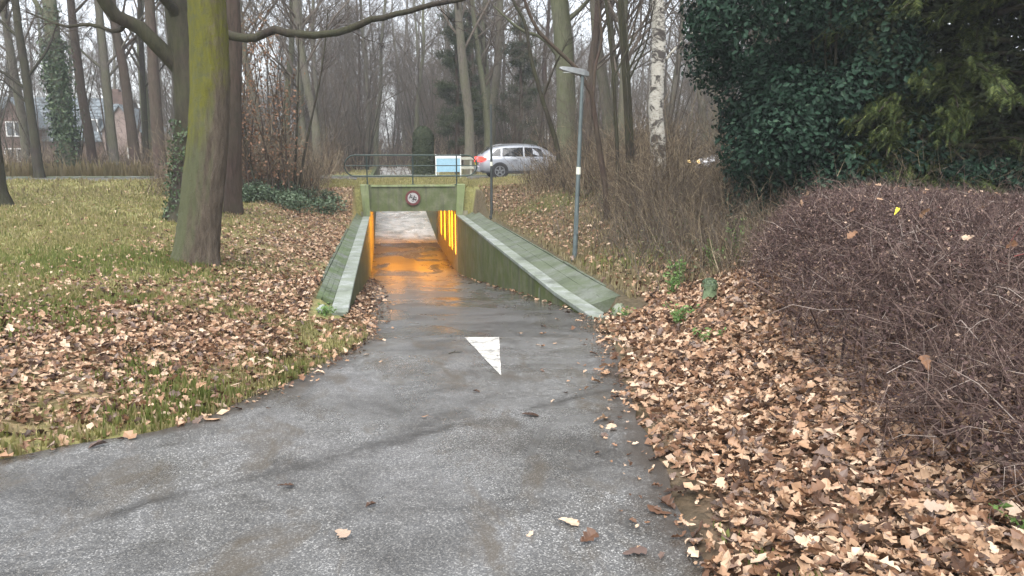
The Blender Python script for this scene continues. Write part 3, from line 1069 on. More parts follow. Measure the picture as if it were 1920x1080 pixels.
# ------------------------------------------------------------------ cars
def car(loc, L, W, H, paint, label, scale=1, lights=True, rz=0):
    t = thing('parked_car' if False else 'car', label, 'car', loc, rz)
    # stations along the length: x, bottom, belt, roof, half width low, half width roof
    S = np.array([
        (.00, .42, .86, .90, .70, .60), (.02, .32, .95, 1.10, .82, .62), (.06, .27, .99, 1.28, .88, .62), (.13, .25, 1.00, 1.47, .90, .62),
        (.22, .23, 1.00, 1.56, .91, .63), (.35, .22, .99, 1.60, .91, .64), (.48, .22, .98, 1.59, .91, .64), (.58, .22, .97, 1.52, .91, .63),
        (.66, .22, .96, 1.33, .91, .63), (.725, .22, .955, 1.06, .91, .66), (.76, .22, .94, .985, .90, .70), (.86, .24, .90, .93, .88, .70),
        (.94, .27, .82, .85, .84, .66), (.985, .33, .70, .73, .76, .60), (1.0, .42, .62, .64, .66, .52)])
    S[:, 0] *= L
    S[:, 1:4] *= H / 1.6
    S[:, 4:] *= W / 1.82
    rows = []
    for x, b, bl, rf, wb, wr in S:
        half = [(wb * .82, b), (wb * .97, b + .08), (wb, b + .25), (wb * .985, bl - .12), (wb * .95, bl), (wr + .03, rf - .07 if rf - bl > .2 else (bl + rf) / 2), (wr * .84, rf - .012), (0, rf)]
        ring = [(x, -p, q) for p, q in half] + [(x, p, q) for p, q in half[-2::-1]]
        rows.append(ring)
    n = len(rows[0])
    V = np.array(rows).reshape(-1, 3)
    f = [(i * n + k, i * n + (k + 1) % n, (i + 1) * n + (k + 1) % n, (i + 1) * n + k) for i in range(len(S) - 1) for k in range(n)]
    m = Mesh().add(V, np.array(f)[:, ::-1])
    for i in (0, len(S) - 1):
        c = V[i * n:(i + 1) * n]
        m.add(np.vstack([c.mean(0)[None], c]), [((0, 1 + k, 1 + (k + 1) % n) if i == 0 else (0, 1 + (k + 1) % n, 1 + k)) for k in range(n)])
    body = m.obj('body', paint, t, smooth=True)
    ip = lambda x, c: float(np.interp(x, S[:, 0], S[:, c]))
    def side_panel(name, pts, mat, off=.012, par=t):
        for sg in (-1, 1):
            mm = Mesh()
            P = []
            for fx, fz in pts:
                x = fx * L
                bl, rf, wb, wr = ip(x, 2), ip(x, 3), ip(x, 4) * .95, ip(x, 5) + .03
                q = (fz * H / 1.6 - bl) / max(rf - .07 - bl, .05)
                y = wb + (wr - wb) * np.clip(q, -.2, 1)
                P.append((x, sg * (y + off), fz * H / 1.6))
            P = np.array(P)
            k = len(P)
            Q = P - np.array([0, sg * .03, 0])
            fr = [(0, 1 + i, 1 + (i + 1) % k) for i in range(k)]
            if sg < 0: pass
            else: fr = [q[::-1] for q in fr]
            mm.add(np.vstack([P.mean(0)[None], P]), fr)
            mm.add(np.vstack([P, Q]), [(i, (i + 1) % k, k + (i + 1) % k, k + i) for i in range(k)])
            mm.obj(name, mat, par)
    side_panel('window', [(.10, 1.06), (.20, 1.05), (.205, 1.41), (.17, 1.38)], M['car_glass'])
    side_panel('window', [(.215, 1.05), (.41, 1.04), (.41, 1.47), (.25, 1.45), (.22, 1.42)], M['car_glass'])
    side_panel('window', [(.425, 1.04), (.635, 1.03), (.665, 1.04), (.60, 1.34), (.55, 1.44), (.425, 1.47)], M['car_glass'])
    side_panel('sill_trim', [(.20, .24), (.74, .24), (.74, .36), (.20, .36)], M['car_trim'], .03)
    side_panel('door_handle', [(.30, .90), (.35, .90), (.35, .935), (.30, .935)], M['rim'], .06)
    side_panel('door_handle', [(.50, .88), (.55, .88), (.55, .915), (.50, .915)], M['rim'], .06)
    for sg in (-1, 1):
        Mesh().tube([(.16 * L, sg * .60, H * .955), (.2 * L, sg * .60, H * 1.005), (.36 * L, sg * .60, H * 1.02), (.5 * L, sg * .60, H * 1.005), (.55 * L, sg * .6, H * .96)], .016, 6).obj('roof_rail', M['rim'], t, smooth=True)
        Mesh().box(.64 * L, .67 * L, sg * .98 - .1, sg * .98 + .1, .98 * H / 1.6, 1.12 * H / 1.6).obj('mirror', paint, t, bevel=.03)
    for fx in (.19, .81):
        for sg in (-1, 1):
            x = fx * L
            yy = sg * (W / 2 - .10)
            def ring(r, w0, w1, y0):
                a = np.linspace(0, 2 * PI, 24, endpoint=False)
                return Mesh().prism([(x + r * math.cos(q), .335 + r * math.sin(q)) for q in a[::-1]], (y0 + w0, y0 + w1), 'y')
            ring(.40, -.02, .02, sg * (W / 2 - .015)).obj('wheel_arch', M['car_trim'], t)
            wv = ring(.335, -.12, .12, yy).obj('wheel', M['rubber'], t, bevel=.02)
            yo = yy + sg * .125
            rm = Mesh()
            a = np.linspace(0, 2 * PI, 24, endpoint=False)
            for k in range(5):
                an = k * 2 * PI / 5 + .3
                c, s_ = math.cos(an), math.sin(an)
                poly = [(x + c * .03 - s_ * .04, .335 + s_ * .03 + c * .04), (x + c * .22 - s_ * .035, .335 + s_ * .22 + c * .035), (x + c * .22 + s_ * .035, .335 + s_ * .22 - c * .035), (x + c * .03 + s_ * .04, .335 + s_ * .03 - c * .04)]
                rm.prism(poly, (yo - .01, yo + .012), 'y')
            rm.add(*[np.array(q) for q in ring_flat(x, .335, .2, .235, yo)])
            rm.obj('rim', M['rim'], wv)
    for sg in (-1, 1):
        y0, y1 = sorted((sg * (W / 2 - .02), sg * (W / 2 - .42)))
        m = Mesh()
        x0 = -.02
        pts = [(x0, .80), (.30, .86), (.36, .96), (.12, 1.04), (.03, 1.03)]
        pts = [(a, b * H / 1.6) for a, b in pts]
        m.prism(pts if True else pts[::-1], (y0, y1), 'y')
        tag(m.obj('tail_light', M['tail'] if lights else M['sign_red'], t, bevel=.015))
        pts = [(.90 * L, .70), (.975 * L, .64), (.975 * L, .72), (.86 * L, .84)]
        m = Mesh().prism([(a, b * H / 1.6) for a, b in pts], (sg * (W / 2 - .10), sg * (W / 2 - .38)), 'y')
        m.obj('headlight', M['lamp_glass'], t, bevel=.01)
    Mesh().box(-.05, .10, -W / 2 + .18, W / 2 - .18, .30, .58).obj('rear_bumper', paint, t, bevel=.04)
    Mesh().box(-.065, -.052, -.26, .26, .62, .73).obj('number_plate', M['yellow'], t)
    m = Mesh()
    m.add([(.045 * L, -.55, 1.10), (.045 * L, .55, 1.10), (.115 * L, .5, 1.44), (.115 * L, -.5, 1.44)], [(0, 3, 2, 1)])
    m.add([(.04 * L - .03, -.55, 1.10), (.04 * L - .03, .55, 1.10), (.115 * L - .04, .5, 1.44), (.115 * L - .04, -.5, 1.44)], [(0, 3, 2, 1)])
    m.obj('rear_window', M['car_glass'], t)
    m = Mesh()
    m.add([(.715 * L, -.62, 1.08), (.715 * L, .62, 1.08), (.615 * L, .56, 1.46), (.615 * L, -.56, 1.46)], [(0, 1, 2, 3)])
    m.obj('windscreen', M['car_glass'], t)
    return t


def ring_flat(x, z, r0, r1, y, k=24):
    a = np.linspace(0, 2 * PI, k, endpoint=False)
    V = np.vstack([np.column_stack([x + r * np.cos(a), np.full(k, yy), z + r * np.sin(a)]) for r, yy in ((r0, y - .01), (r1, y - .01), (r1, y + .012), (r0, y + .012))])
    f = [(q * k + i, q * k + (i + 1) % k, ((q + 1) % 4) * k + (i + 1) % k, ((q + 1) % 4) * k + i) for q in range(4) for i in range(k)]
    return V, f


car((3.16, 36.0, ROAD_Z), 4.95, 1.86, 1.52, M['car_paint'], 'silver estate car driving away with its red tail light lit')
c2 = car((19.2, 38.9, ROAD_Z), 4.3, 1.8, 1.5, M['car_paint2'], 'pale car half hidden by the brown brush on the right', lights=False, rz=PI)
Mesh().box(4.26, 4.34, -.75, -.5, .62, .80).obj('side_lamp', M['amber'], c2, bevel=.01)
Mesh().box(4.26, 4.34, .5, .75, .62, .80).obj('side_lamp', M['amber'], c2, bevel=.01)

# board beside the road
bd = thing('notice_board', 'pale blue board in a white frame standing behind the railing', 'board', (1.60, 33.0, float(ground(1.6, 33.0))))
zb = .18
Mesh().box(-.50, .50, -.02, .02, zb + .06, zb + .62).obj('panel', M['board_blue'], bd)
Mesh().box(-.50, .50, -.03, .03, zb + .622, zb + .76).obj('header_strip', M['board_white'], bd)
Mesh().box(-.54, -.502, -.035, .035, -.25, zb + .80).obj('post', M['board_white'], bd)
Mesh().box(.502, .54, -.035, .035, -.25, zb + .80).obj('post', M['board_white'], bd)
# barrier beyond the road
gr = thing('guard_rail', 'pale two beam guard rail across the road behind the car', 'guard rail', (1.7, 42.0, .5))
for z in (.45, .95):
    Mesh().box(0, 7.2, -.03, .03, z - .07, z + .07).obj('rail_beam', M['galv'], gr, bevel=.01)
for x in np.arange(.1, 7.3, 1.75):
    Mesh().box(x - .05, x + .05, .033, .12, -.3, 1.05).obj('post', M['galv'], gr)
#PART2
# ------------------------------------------------------------------ trees
def along(P, t):
    """points and directions at fractions t of a polyline"""
    P = np.asarray(P, float)
    seg = np.linalg.norm(np.diff(P, axis=0), axis=1)
    s = np.concatenate([[0], np.cumsum(seg)]) / seg.sum()
    X = np.column_stack([np.interp(t, s, P[:, k]) for k in range(3)])
    i = np.clip(np.searchsorted(s, t) - 1, 0, len(P) - 2)
    return X, unit(np.diff(P, axis=0)[i])


def spread(r, D, lo, hi, up=0.0):
    """turn directions D away by an angle between lo and hi, and lift them"""
    n = len(D)
    a = unit(np.cross(D, r.normal(size=(n, 3))))
    th = r.uniform(lo, hi, n)[:, None]
    o = D * np.cos(th) + a * np.sin(th)
    o[:, 2] += up
    return unit(o)


def child_twigs(r, P0, P1, P2, n, tlo=.2):
    """n random points on each two piece twig, with its direction there"""
    k = len(P0)
    t = r.uniform(tlo, 1, (k, n))
    a = np.where(t[..., None] < .5, P0[:, None] + (P1 - P0)[:, None] * (t * 2)[..., None], P1[:, None] + (P2 - P1)[:, None] * (t * 2 - 1)[..., None])
    d = np.where(t[..., None] < .5, (P1 - P0)[:, None], (P2 - P1)[:, None])
    return a.reshape(-1, 3), unit(d.reshape(-1, 3)), t.reshape(-1)


def level(r, O, D, ln, bend=.25, up=.08):
    n = len(O)
    ln = np.broadcast_to(ln, (n,)) * r.uniform(.6, 1.25, n)
    M1 = O + D * ln[:, None] * .5
    D2 = D + r.normal(0, bend, (n, 3))
    D2[:, 2] += up
    return O, M1, M1 + unit(D2) * ln[:, None] * .5, ln


def twigs_on(m, r, lines, n1, l1, n2, n3, r1=.018, lo=.25, up=.15, n4=0, mat=0):
    """three or four orders of ever finer twigs along limbs"""
    O, D = [], []
    for P in lines:
        a, d = along(P, r.uniform(lo, 1, n1))
        O.append(a); D.append(d)
    O, D = np.vstack(O), np.vstack(D)
    P0, P1, P2, ln = level(r, O, spread(r, D, .5, 1.1, up), l1)
    bents(m, P0, P1, P2, r1, m=mat)
    if n2:
        o, d, t = child_twigs(r, P0, P1, P2, n2)
        l2 = np.repeat(ln, n2) * .48
        Q0, Q1, Q2, ln2 = level(r, o, spread(r, d, .45, 1.0, up * .7), l2)
        bents(m, Q0, Q1, Q2, r1 * .55, m=mat)
        if n3:
            o, d, t = child_twigs(r, Q0, Q1, Q2, n3)
            l3 = np.repeat(ln2, n3) * .5
            e = o + spread(r, d, .4, 1.0, up * .5) * (l3 * r.uniform(.6, 1.3, len(o)))[:, None]
            cones(m, o, e, r1 * .33, m=mat)
            if n4:
                q = np.repeat(np.arange(len(o)), n4)
                f = r.uniform(.25, 1, len(q))[:, None]
                oo = o[q] + (e - o)[q] * f
                dd = unit((e - o)[q])
                cones(m, oo, oo + spread(r, dd, .4, .9, up * .3) * (np.repeat(l3, n4) * .5)[:, None], r1 * .24, m=mat)


def trunk_tube(m, P, r0, r1, k=12, flare=1.35, mat=0, r=None, n=14):
    P = np.asarray(P, float)
    t = np.linspace(0, 1, n)
    X, _ = along(P, t)
    L = np.linalg.norm(np.diff(P, axis=0), axis=1).sum()
    rad = r0 + (r1 - r0) * t + r0 * (flare - 1) * np.exp(-t * L / .35)
    wob = 1 + (r.normal(0, .035 if k < 40 else .012, (n, k)) if r is not None else 0)
    if r is not None and k >= 40:
        zz, aa = np.meshgrid(t * L, np.arange(k) * 2 * PI / k, indexing='ij')
        wob = wob + .022 * np.sin(aa * 9 + 1.3 * np.sin(zz * 1.9) + 2) * np.sin(zz * 2.3 + aa * 2) + .014 * np.sin(aa * 17 + 2.1 * np.sin(zz * 2.7 + aa)) + .03 * np.sin(aa * 3 + zz * .9)
        for _ in range(5):
            z0, a0 = r.uniform(.4, 5), r.uniform(0, 6.28)
            wob = wob + .09 * np.exp(-((zz - z0) / .09) ** 2 - (np.sin((aa - a0) / 2) * 2 / .28) ** 2)
    if r is not None and flare > 1.2:
        a = np.arange(k)
        wob = wob + np.exp(-t * L / .3)[:, None] * .16 * np.sin(a * 2 * PI / k * 4 + r.uniform(0, 6))[None]
    m.tube(X, rad, k, True, mat, wob if r is not None else None)


def proto_tree(seed, H, r0, nl=16, tlo=.35, ls=.34, n=(6, 5, 4), bark='bark_far', up=.15, r1=.02):
    r = np.random.default_rng(seed)
    z = np.linspace(0, H, 8)
    wx = np.cumsum(r.normal(0, H * .011, 8)); wy = np.cumsum(r.normal(0, H * .011, 8))
    P = np.column_stack([wx - wx[0], wy - wy[0], z - .12])
    tm, cm = Mesh(), Mesh()
    trunk_tube(tm, P, r0, r0 * .22, 9, 1.35, 0, r)
    O, D = along(P, np.sort(r.uniform(tlo, .98, nl)))
    limbs = []
    for o, d in zip(O, D):
        h = o[2] / H
        ln = H * ls * (1.15 - .75 * h) * r.uniform(.7, 1.2)
        v = spread(r, d[None], .7, 1.15, up)[0]
        pts = [o]
        for q in range(4):
            pts.append(pts[-1] + v * ln / 4)
            v = unit(v + r.normal(0, .14, 3) + np.array([0, 0, .10]))
        limbs.append(np.array(pts))
        rr = max(.02, r0 * (1 - h * .7) * .34)
        cm.tube(pts, np.linspace(rr, rr * .3, 5), 5, True)
    twigs_on(cm, r, limbs + [P[5:]], n[0], H * ls * .42, n[1], n[2], r1, .2, up)
    return tm.data('trunk', M[bark], True), cm.data('crown', M['twig'], False)


def proto_shrubtree(seed, H, stems, n=(7, 5, 4), bark='bark_red', spread_=.35, r1=.011):
    r = np.random.default_rng(seed)
    tm, cm = Mesh(), Mesh()
    lines = []
    for s in range(stems):
        h = H * r.uniform(.65, 1)
        a = r.uniform(0, 2 * PI)
        tip = np.array([math.cos(a), math.sin(a), 0]) * h * spread_ * r.uniform(.3, 1)
        t = np.linspace(0, 1, 7)[:, None]
        P = tip * t ** 1.4 + np.array([0, 0, 1.0]) * t * h + np.cumsum(r.normal(0, h * .012, (7, 3)), 0) * t + np.array([math.cos(a), math.sin(a), 0]) * .08 - np.array([0, 0, .1])
        rr = H * .0075 * r.uniform(.6, 1.2)
        tm.tube(P, np.linspace(rr, rr * .2, 7), 6, True)
        lines.append(P)
    twigs_on(cm, r, lines, n[0] * 2, H * .2, n[1], n[2], r1, .15, .25)
    return tm.data('trunk', M[bark], True), cm.data('crown', M['twig'], False)


def plant_tree(name, pr, loc, sc_, rz, label, cat='tree', group=None):
    t = thing(name, label, cat, loc, rz, group)
    t.scale = (sc_, sc_, sc_)
    link('trunk', pr[0], t)
    link('crown', pr[1], t)
    return t


def ivy_on(m, r, P, rad, n, size=.07, t0=0, t1=1, thick=.12):
    t = r.uniform(t0, t1, n)
    X, D = along(P, t)
    a = r.uniform(0, 2 * PI, n)
    side = np.column_stack([np.cos(a), np.sin(a), np.zeros(n)])
    rr = np.interp(t, np.linspace(0, 1, len(np.atleast_1d(rad))), np.atleast_1d(rad)) if np.ndim(rad) else rad
    lump = .6 + .6 * np.sin(X[:, 2] * 2.3 + a * 2) ** 2
    pos = X + side * (rr + np.abs(r.normal(0, thick, n)) * lump)[:, None]
    nr = unit(side + r.normal(0, .5, (n, 3)) + np.array([0, 0, .3]))
    scatter(m, LEAF4[0], LEAF4[1], pos, rot_from(nr, r.uniform(0, 6.3, n)), size * r.uniform(.6, 1.4, n))


# leaf templates: a folded diamond-ish leaf, and a lobed oak leaf, both curled
LEAF4 = (np.array([(0, -.5, 0), (.30, -.05, .07), (0, 0, -.02), (-.30, -.05, .07), (0, .55, .03)], float), np.array([(0, 1, 2), (0, 2, 3), (1, 4, 2), (2, 4, 3)]))


LEAF2 = (np.array([(0, -.5, 0), (.31, 0, .09), (0, .55, 0), (-.31, 0, .09)], float), np.array([(0, 1, 2), (0, 2, 3)]))


def oak_leaf(seed):
    r = np.random.default_rng(seed)
    n = 9
    y = np.linspace(-.5, .5, n)
    wv = np.array([.03, .11, .16, .14, .30, .20, .34, .20, .05]) * r.uniform(.85, 1.2)
    c1, c2 = r.uniform(-.5, .9), r.uniform(-.3, .9)
    mid = np.column_stack([np.zeros(n) + .05 * np.sin(y * 3 + seed), y, c1 * (y ** 2 - .1) * .8])
    ri = mid + np.column_stack([wv, np.roll(wv, 1) * .18, wv * c2 + r.normal(0, .03, n)])
    le = mid + np.column_stack([-wv * r.uniform(.8, 1.1), np.roll(wv, 1) * .18, wv * (c2 + r.normal(0, .2)) + r.normal(0, .03, n)])
    V = np.vstack([mid, ri, le])
    f = []
    for i in range(n - 1):
        f += [(i, n + i, n + i + 1), (i, n + i + 1, i + 1), (i, i + 1, 2 * n + i + 1), (i, 2 * n + i + 1, 2 * n + i)]
    return V, np.array(f)


OAK = [oak_leaf(k) for k in range(7)]
BIT = []
for k in range(5):
    r_ = np.random.default_rng(60 + k)
    v = np.array([(0, -.5, 0), (.30, -.22, 0), (.18, 0, 0), (.34, .22, 0), (0, .55, 0), (-.32, .25, 0), (-.17, .02, 0), (-.29, -.2, 0), (0, .02, 0)], float)
    v[:, 2] = v[:, 1] ** 2 * r_.uniform(-.6, .9) + np.abs(v[:, 0]) * r_.uniform(-.3, .9) + r_.normal(0, .04, 9)
    BIT.append((v, np.array([(8, i, (i + 1) % 8) for i in range(8)])))

# ---- fallen leaves
def gnormal(x, y):
    e = .15
    return unit(np.column_stack([(ground(x - e, y) - ground(x + e, y)) / (2 * e), (ground(x, y - e) - ground(x, y + e)) / (2 * e), np.ones_like(x)]))


def top_z(x, y):
    """ground or asphalt, whichever is on top"""
    on = (x > xl(y)) & (x < xr(y)) & (y < L0)
    on2 = (np.abs(x) < RW) & (y >= R0) & (y < TY)
    return np.where(on | on2, path_z(x, y), ground(x, y))


def leaf_field(r, n, xa, xb, ya, yb, dens=None, size=(.07, .13), tmpl=BIT, lift=.035, tilt=.45, mesh=None):
    x = r.uniform(xa, xb, n); y = r.uniform(ya, yb, n)
    d = lit_dens(x, y) if dens is None else dens(x, y)
    k = r.uniform(0, 1, n) < d
    x, y = x[k], y[k]
    z = top_z(x, y)
    P = np.column_stack([x, y, z + .008 + np.abs(r.normal(0, lift, len(x)))])
    k = seen(P)
    P = P[k]
    nr = unit(gnormal(P[:, 0], P[:, 1]) + r.normal(0, tilt, (len(P), 3)) * np.array([1, 1, .2]))
    Rm = rot_from(nr, r.uniform(0, 6.28, len(P)))
    S = r.uniform(size[0], size[1], len(P))
    which = r.integers(0, len(tmpl), len(P))
    for j, (tv, tf) in enumerate(tmpl):
        q = which == j
        scatter(mesh, tv, tf, P[q], Rm[q], S[q])
    return len(P)


r = np.random.default_rng(11)
lm = Mesh()
cnt = 0
cnt += leaf_field(r, 11500, -.2, 3.2, 2.2, 6.2, None, (.035, .105), OAK + BIT + [LEAF4], .028, .5, lm)
cnt += leaf_field(r, 9000, .3, 4.5, 6.0, 11.5, None, (.05, .105), BIT, .03, .6, lm)
cnt += leaf_field(r, 20000, 1.9, 9, 10.2, 30, None, (.06, .125), BIT, .04, .45, lm)
cnt += leaf_field(r, 11000, -7, -1.2, 4.2, 8.0, None, (.04, .095), OAK[:3] + BIT + [LEAF4], .022, .5, lm)
cnt += leaf_field(r, 30000, -13, -1.2, 7.5, 14, None, (.05, .105), BIT, .025, .55, lm)
cnt += leaf_field(r, 34000, -15, -2.2, 13, 30, None, (.05, .105), BIT, .025, .5, lm)
# drift along the foot of the left wall, and stray leaves blown on the asphalt
cnt += leaf_field(r, 3400, -RW + .01, -.55, 10.2, 27, lambda x, y: np.clip(1.15 - (x + RW) / np.interp(y, [10, 12, 20, 27], [.75, .62, .5, .25]), 0, 1) ** 1.5, (.06, .12), BIT, .02, .35, lm)
cnt += leaf_field(r, 1500, 1.0, RW, 9.5, 29, lambda x, y: np.exp(-(RW - x) / .10) * .5, (.06, .11), BIT, .01, .3, lm)
cnt += leaf_field(r, 900, -.6, 1.8, 2.4, 10, lambda x, y: np.exp(-(xr(y) - x) / .22) * .45 * (x < xr(y)), (.06, .13), OAK, .006, .2, lm)
cnt += leaf_field(r, 1600, -5, -1, 4, 10.5, lambda x, y: np.exp(-(x - xl(y)) / .10) * .45 * (x > xl(y)), (.06, .12), BIT, .006, .2, lm)
cnt += leaf_field(r, 260, -4, 1.6, 3.0, 10, lambda x, y: np.full(len(x), .08), (.05, .09), BIT, .004, .15, lm)
cnt += leaf_field(r, 9000, .1, 3.0, 2.2, 6.5, None, (.012, .035), BIT, .03, .5, lm)
cnt += leaf_field(r, 5200, -.8, 1.9, 2.3, 10, lambda x, y: np.exp(-np.abs(xr(y) - .05 - x) / .13) * .8, (.015, .05), BIT, .006, .35, lm)
cnt += leaf_field(r, 7000, -5, -1, 4, 10.5, lambda x, y: np.exp(-np.abs(x - xl(y) - .03) / .10) * .7, (.015, .05), BIT, .006, .35, lm)
tag(lm.obj('leaf_litter', M['litter']), kind='stuff')
# the nearest leaves of the litter, each on its own
lib = [Mesh().add(v, f).data('leaf', M['litter_object'], True) for v, f in OAK]
got = 0
while got < 290:
    x, y = r.uniform(.1, 2.6), r.uniform(2.35, 4.1)
    if r.uniform() > float(lit_dens(np.array([x]), np.array([y]))[0]):
        continue
    z = float(top_z(np.array([x]), np.array([y]))[0])
    if not seen(np.array([[x, y, z]]), 30)[0]:
        continue
    o = link('leaf', lib[r.integers(7)], ground_o)
    o.location = (x, y, z + .035 + abs(r.normal(0, .022)))
    o.rotation_euler = (r.normal(0, .45), r.normal(0, .45), r.uniform(0, 6.28))
    s = r.uniform(.05, .10)
    o.scale = (s, s, s)
    got += 1
# leaves lying alone on the asphalt
for (x, y, s, lb) in ((-1.64, 3.97, .085, 'small curled brown leaf lying alone on the left of the path'), (-1.32, 3.33, .10, 'flat pale tan leaf lying alone on the asphalt nearest the camera'),
                      (.34, 3.52, .15, 'large orange brown oak leaf at the broken right edge of the asphalt'), (.17, 3.30, .12, 'dark wet leaf in the small hollow of the asphalt at right'),
                      (-.08, 2.93, .11, 'tan leaf lying on the asphalt at the bottom of the picture'), (-.85, 5.14, .05, 'tiny dark leaf scrap in the middle of the path')):
    o = link('fallen_leaf', lib[int(abs(x * 10)) % 7])
    o.location = (x, y, float(path_z(x, y)) + .018)
    o.rotation_euler = (r.normal(0, .1), r.normal(0, .1), r.uniform(0, 6.28))
    o.scale = (s, s, s * .6)
    tag(o, lb, 'leaf', 'single leaves on the asphalt')

# ---- grass
BL = (np.array([(-.5, 0, 0), (.5, 0, 0), (-.34, .08, .55), (.34, .08, .55), (0, .34, 1)], float), np.array([(0, 1, 3), (0, 3, 2), (2, 3, 4)]))
B1 = (np.array([(-.5, 0, 0), (.5, 0, 0), (0, .3, 1)], float), np.array([(0, 1, 2)]))


def blades(mesh, r, x, y, h, wd, tmpl, lean=.35, z=None):
    P = np.column_stack([x, y, (ground(x, y) if z is None else z) - .01])
    k = seen(P)
    P = P[k]
    n = len(P)
    nr = unit(np.column_stack([r.normal(0, lean, n), r.normal(0, lean, n), np.ones(n)]))
    h = np.broadcast_to(h, (len(k),))[k] * r.uniform(.55, 1.35, n)
    wd = np.broadcast_to(wd, (len(k),))[k]
    scatter(mesh, tmpl[0], tmpl[1], P, rot_from(nr, r.uniform(0, 6.28, n)), np.column_stack([wd, h, h]))


def grass_field(name, mat, n, xa, xb, ya, yb, dens, h, wd, tmpl, seed):
    r = np.random.default_rng(seed)
    x = r.uniform(xa, xb, n); y = r.uniform(ya, yb, n)
    k = r.uniform(0, 1, n) < dens(x, y)
    x, y = x[k], y[k]
    m = Mesh()
    blades(m, r, x, y, h(x, y) if callable(h) else h, wd, tmpl)
    o = m.obj(name, mat)
    return tag(o, kind='stuff')


def lawn_d(x, y):
    e = np.where(y < 10.6, xl(y), -2.36) - x
    patch = .5 + .5 * h2(x, y, 1.3, 9)
    g = (1.02 - .95 * np.clip(lit_dens(x, y) * 1.15, 0, 1)) * (.45 + .75 * patch)
    rim = sstep(0, .12, e) * sstep(1.3, .35, e) * np.where(y < 9.6, .8, .1)
    return np.clip(np.maximum(g, rim * (.25 + .9 * patch)), 0, 1) * (e > .01)


grass_field('grass', M['grass'], 90000, -9, -1.3, 4, 11, lawn_d, .065, .007, BL, 21)
grass_field('grass', M['grass'], 75000, -14, -2.2, 11, 20, lawn_d, .07, .012, B1, 22)
grass_field('grass', M['grass'], 80000, -24, -2.2, 19.5, 33.3, lambda x, y: lawn_d(x, y), .10, .022, B1, 23)
grass_field('grass', M['grass'], 26000, -3.5, 9, 30.1, 33.4, lambda x, y: np.where(np.abs(x) < 4, 1.0, .6), .09, .018, B1, 24)
grass_field('grass', M['grass'], 40000, -30, 22, 40.9, 60, lambda x, y: np.full(len(x), .9), .10, .035, B1, 25)
grass_field('fresh_grass', M['grass_green'], 42000, -9, -2.6, 11, 19, lambda x, y: np.clip((.45 + .5 * h2(x, y, 1.7, 3)) * np.exp(-(((x + 5.6) / 2.6) ** 2 + ((y - 13.6) / 1.5) ** 2)) + .5 * np.exp(-(((x + 4.5) / .8) ** 2 + ((y - 14) / .5) ** 2)) + .5 * sstep(.1, .8, h2(x, y, .55, 4)) * sstep(12, 13, y) * (x < -4), 0, 1), .10, .011, B1, 26)
grass_field('fresh_grass', M['grass_green'], 26000, -7, -1.3, 4.3, 10.5, lambda x, y: sstep(.08, .5, h2(x, y, 1.25, 9) * .7 + h2(x, y, 3.2, 2) * .4) * (x < xl(y) - .02), .085, .007, BL, 27)
grass_field('fresh_grass', M['grass_green'], 30000, 2.6, 7.5, 13, 30, lambda x, y: sstep(.05, .6, h2(x, y, .8, 6)) * np.interp(x, [2.5, 4, 6.5], [.9, .8, .15]), .13, .013, B1, 28)
grass_field('dry_grass', M['grass_dry'], 60000, 2.5, 9, 11, 30, lambda x, y: .45 + .5 * sstep(0, .6, h2(x, y, .9, 8)), .14, .011, B1, 29)
grass_field('dry_grass', M['grass_dry'], 22000, -26, -5, 27, 46, lambda x, y: np.where(y > 40.8, .8, np.where(y < 33.3, .15 * sstep(-8, -11, x), 0)), lambda x, y: np.where(y > 40, .7, .2), .02, B1, 30)
grass_field('verge_tuft', M['grass_green'], 3500, 0, 2, 2.3, 4.3, lambda x, y: np.exp(-(((x - .42) / .07) ** 2 + ((y - 2.75) / .12) ** 2)) + np.exp(-(((x - .52) / .1) ** 2 + ((y - 2.5) / .1) ** 2)) + .5 * np.exp(-(((x - .42) / .08) ** 2 + ((y - 3.1) / .12) ** 2)), .055, .006, BL, 31)

# ------------------------------------------------------------------ trees near the lawn
def custom_tree(name, label, base, P, r0, r1, bark, k=16, flare=1.35, limbs=(), tw=None, seed=1, ivy=None, twmat='twig_dark', n=22):
    """P and limbs in world coordinates"""
    r = np.random.default_rng(seed)
    b = np.array(base, float)
    t = thing(name, label, 'tree', base)
    P = np.array(P, float) - b
    P[0, 2] = min(P[0, 2], -.12)
    m = Mesh()
    trunk_tube(m, P, r0, r1, k, flare, 0, r, n)
    m.obj('trunk', M[bark], t, True)
    L = []
    for pts, ra, rb in limbs:
        q = np.array(pts, float) - b
        tt = np.linspace(0, 1, max(8, len(q) * 2))
        X, _ = along(q, tt)
        X[1:] += r.normal(0, ra * .12, (len(X) - 1, 3))
        lm_ = Mesh().tube(X, np.linspace(ra, rb, len(X)), 10, True, 0, 1 + r.normal(0, .05, (len(X), 10)))
        lm_.obj('limb', M[bark], t, True)
        L.append(X)
    if tw:
        cm = Mesh()
        twigs_on(cm, r, L + ([P[-3:]] if tw.get('top', True) else []), tw['n'][0], tw['l'], tw['n'][1], tw['n'][2], tw.get('r', .012), tw.get('lo', .3), tw.get('up', .1), tw.get('n4', 0))
        cm.obj('crown', M[twmat], t)
    if ivy:
        im = Mesh()
        for (t0, t1, cnt_, th, sz) in ivy:
            ivy_on(im, r, P, np.array([r0 * 1.1, (r0 + r1) / 2, r1]), cnt_, sz, t0, t1, th)
        im.obj('ivy', M['ivy'], t)
    return t


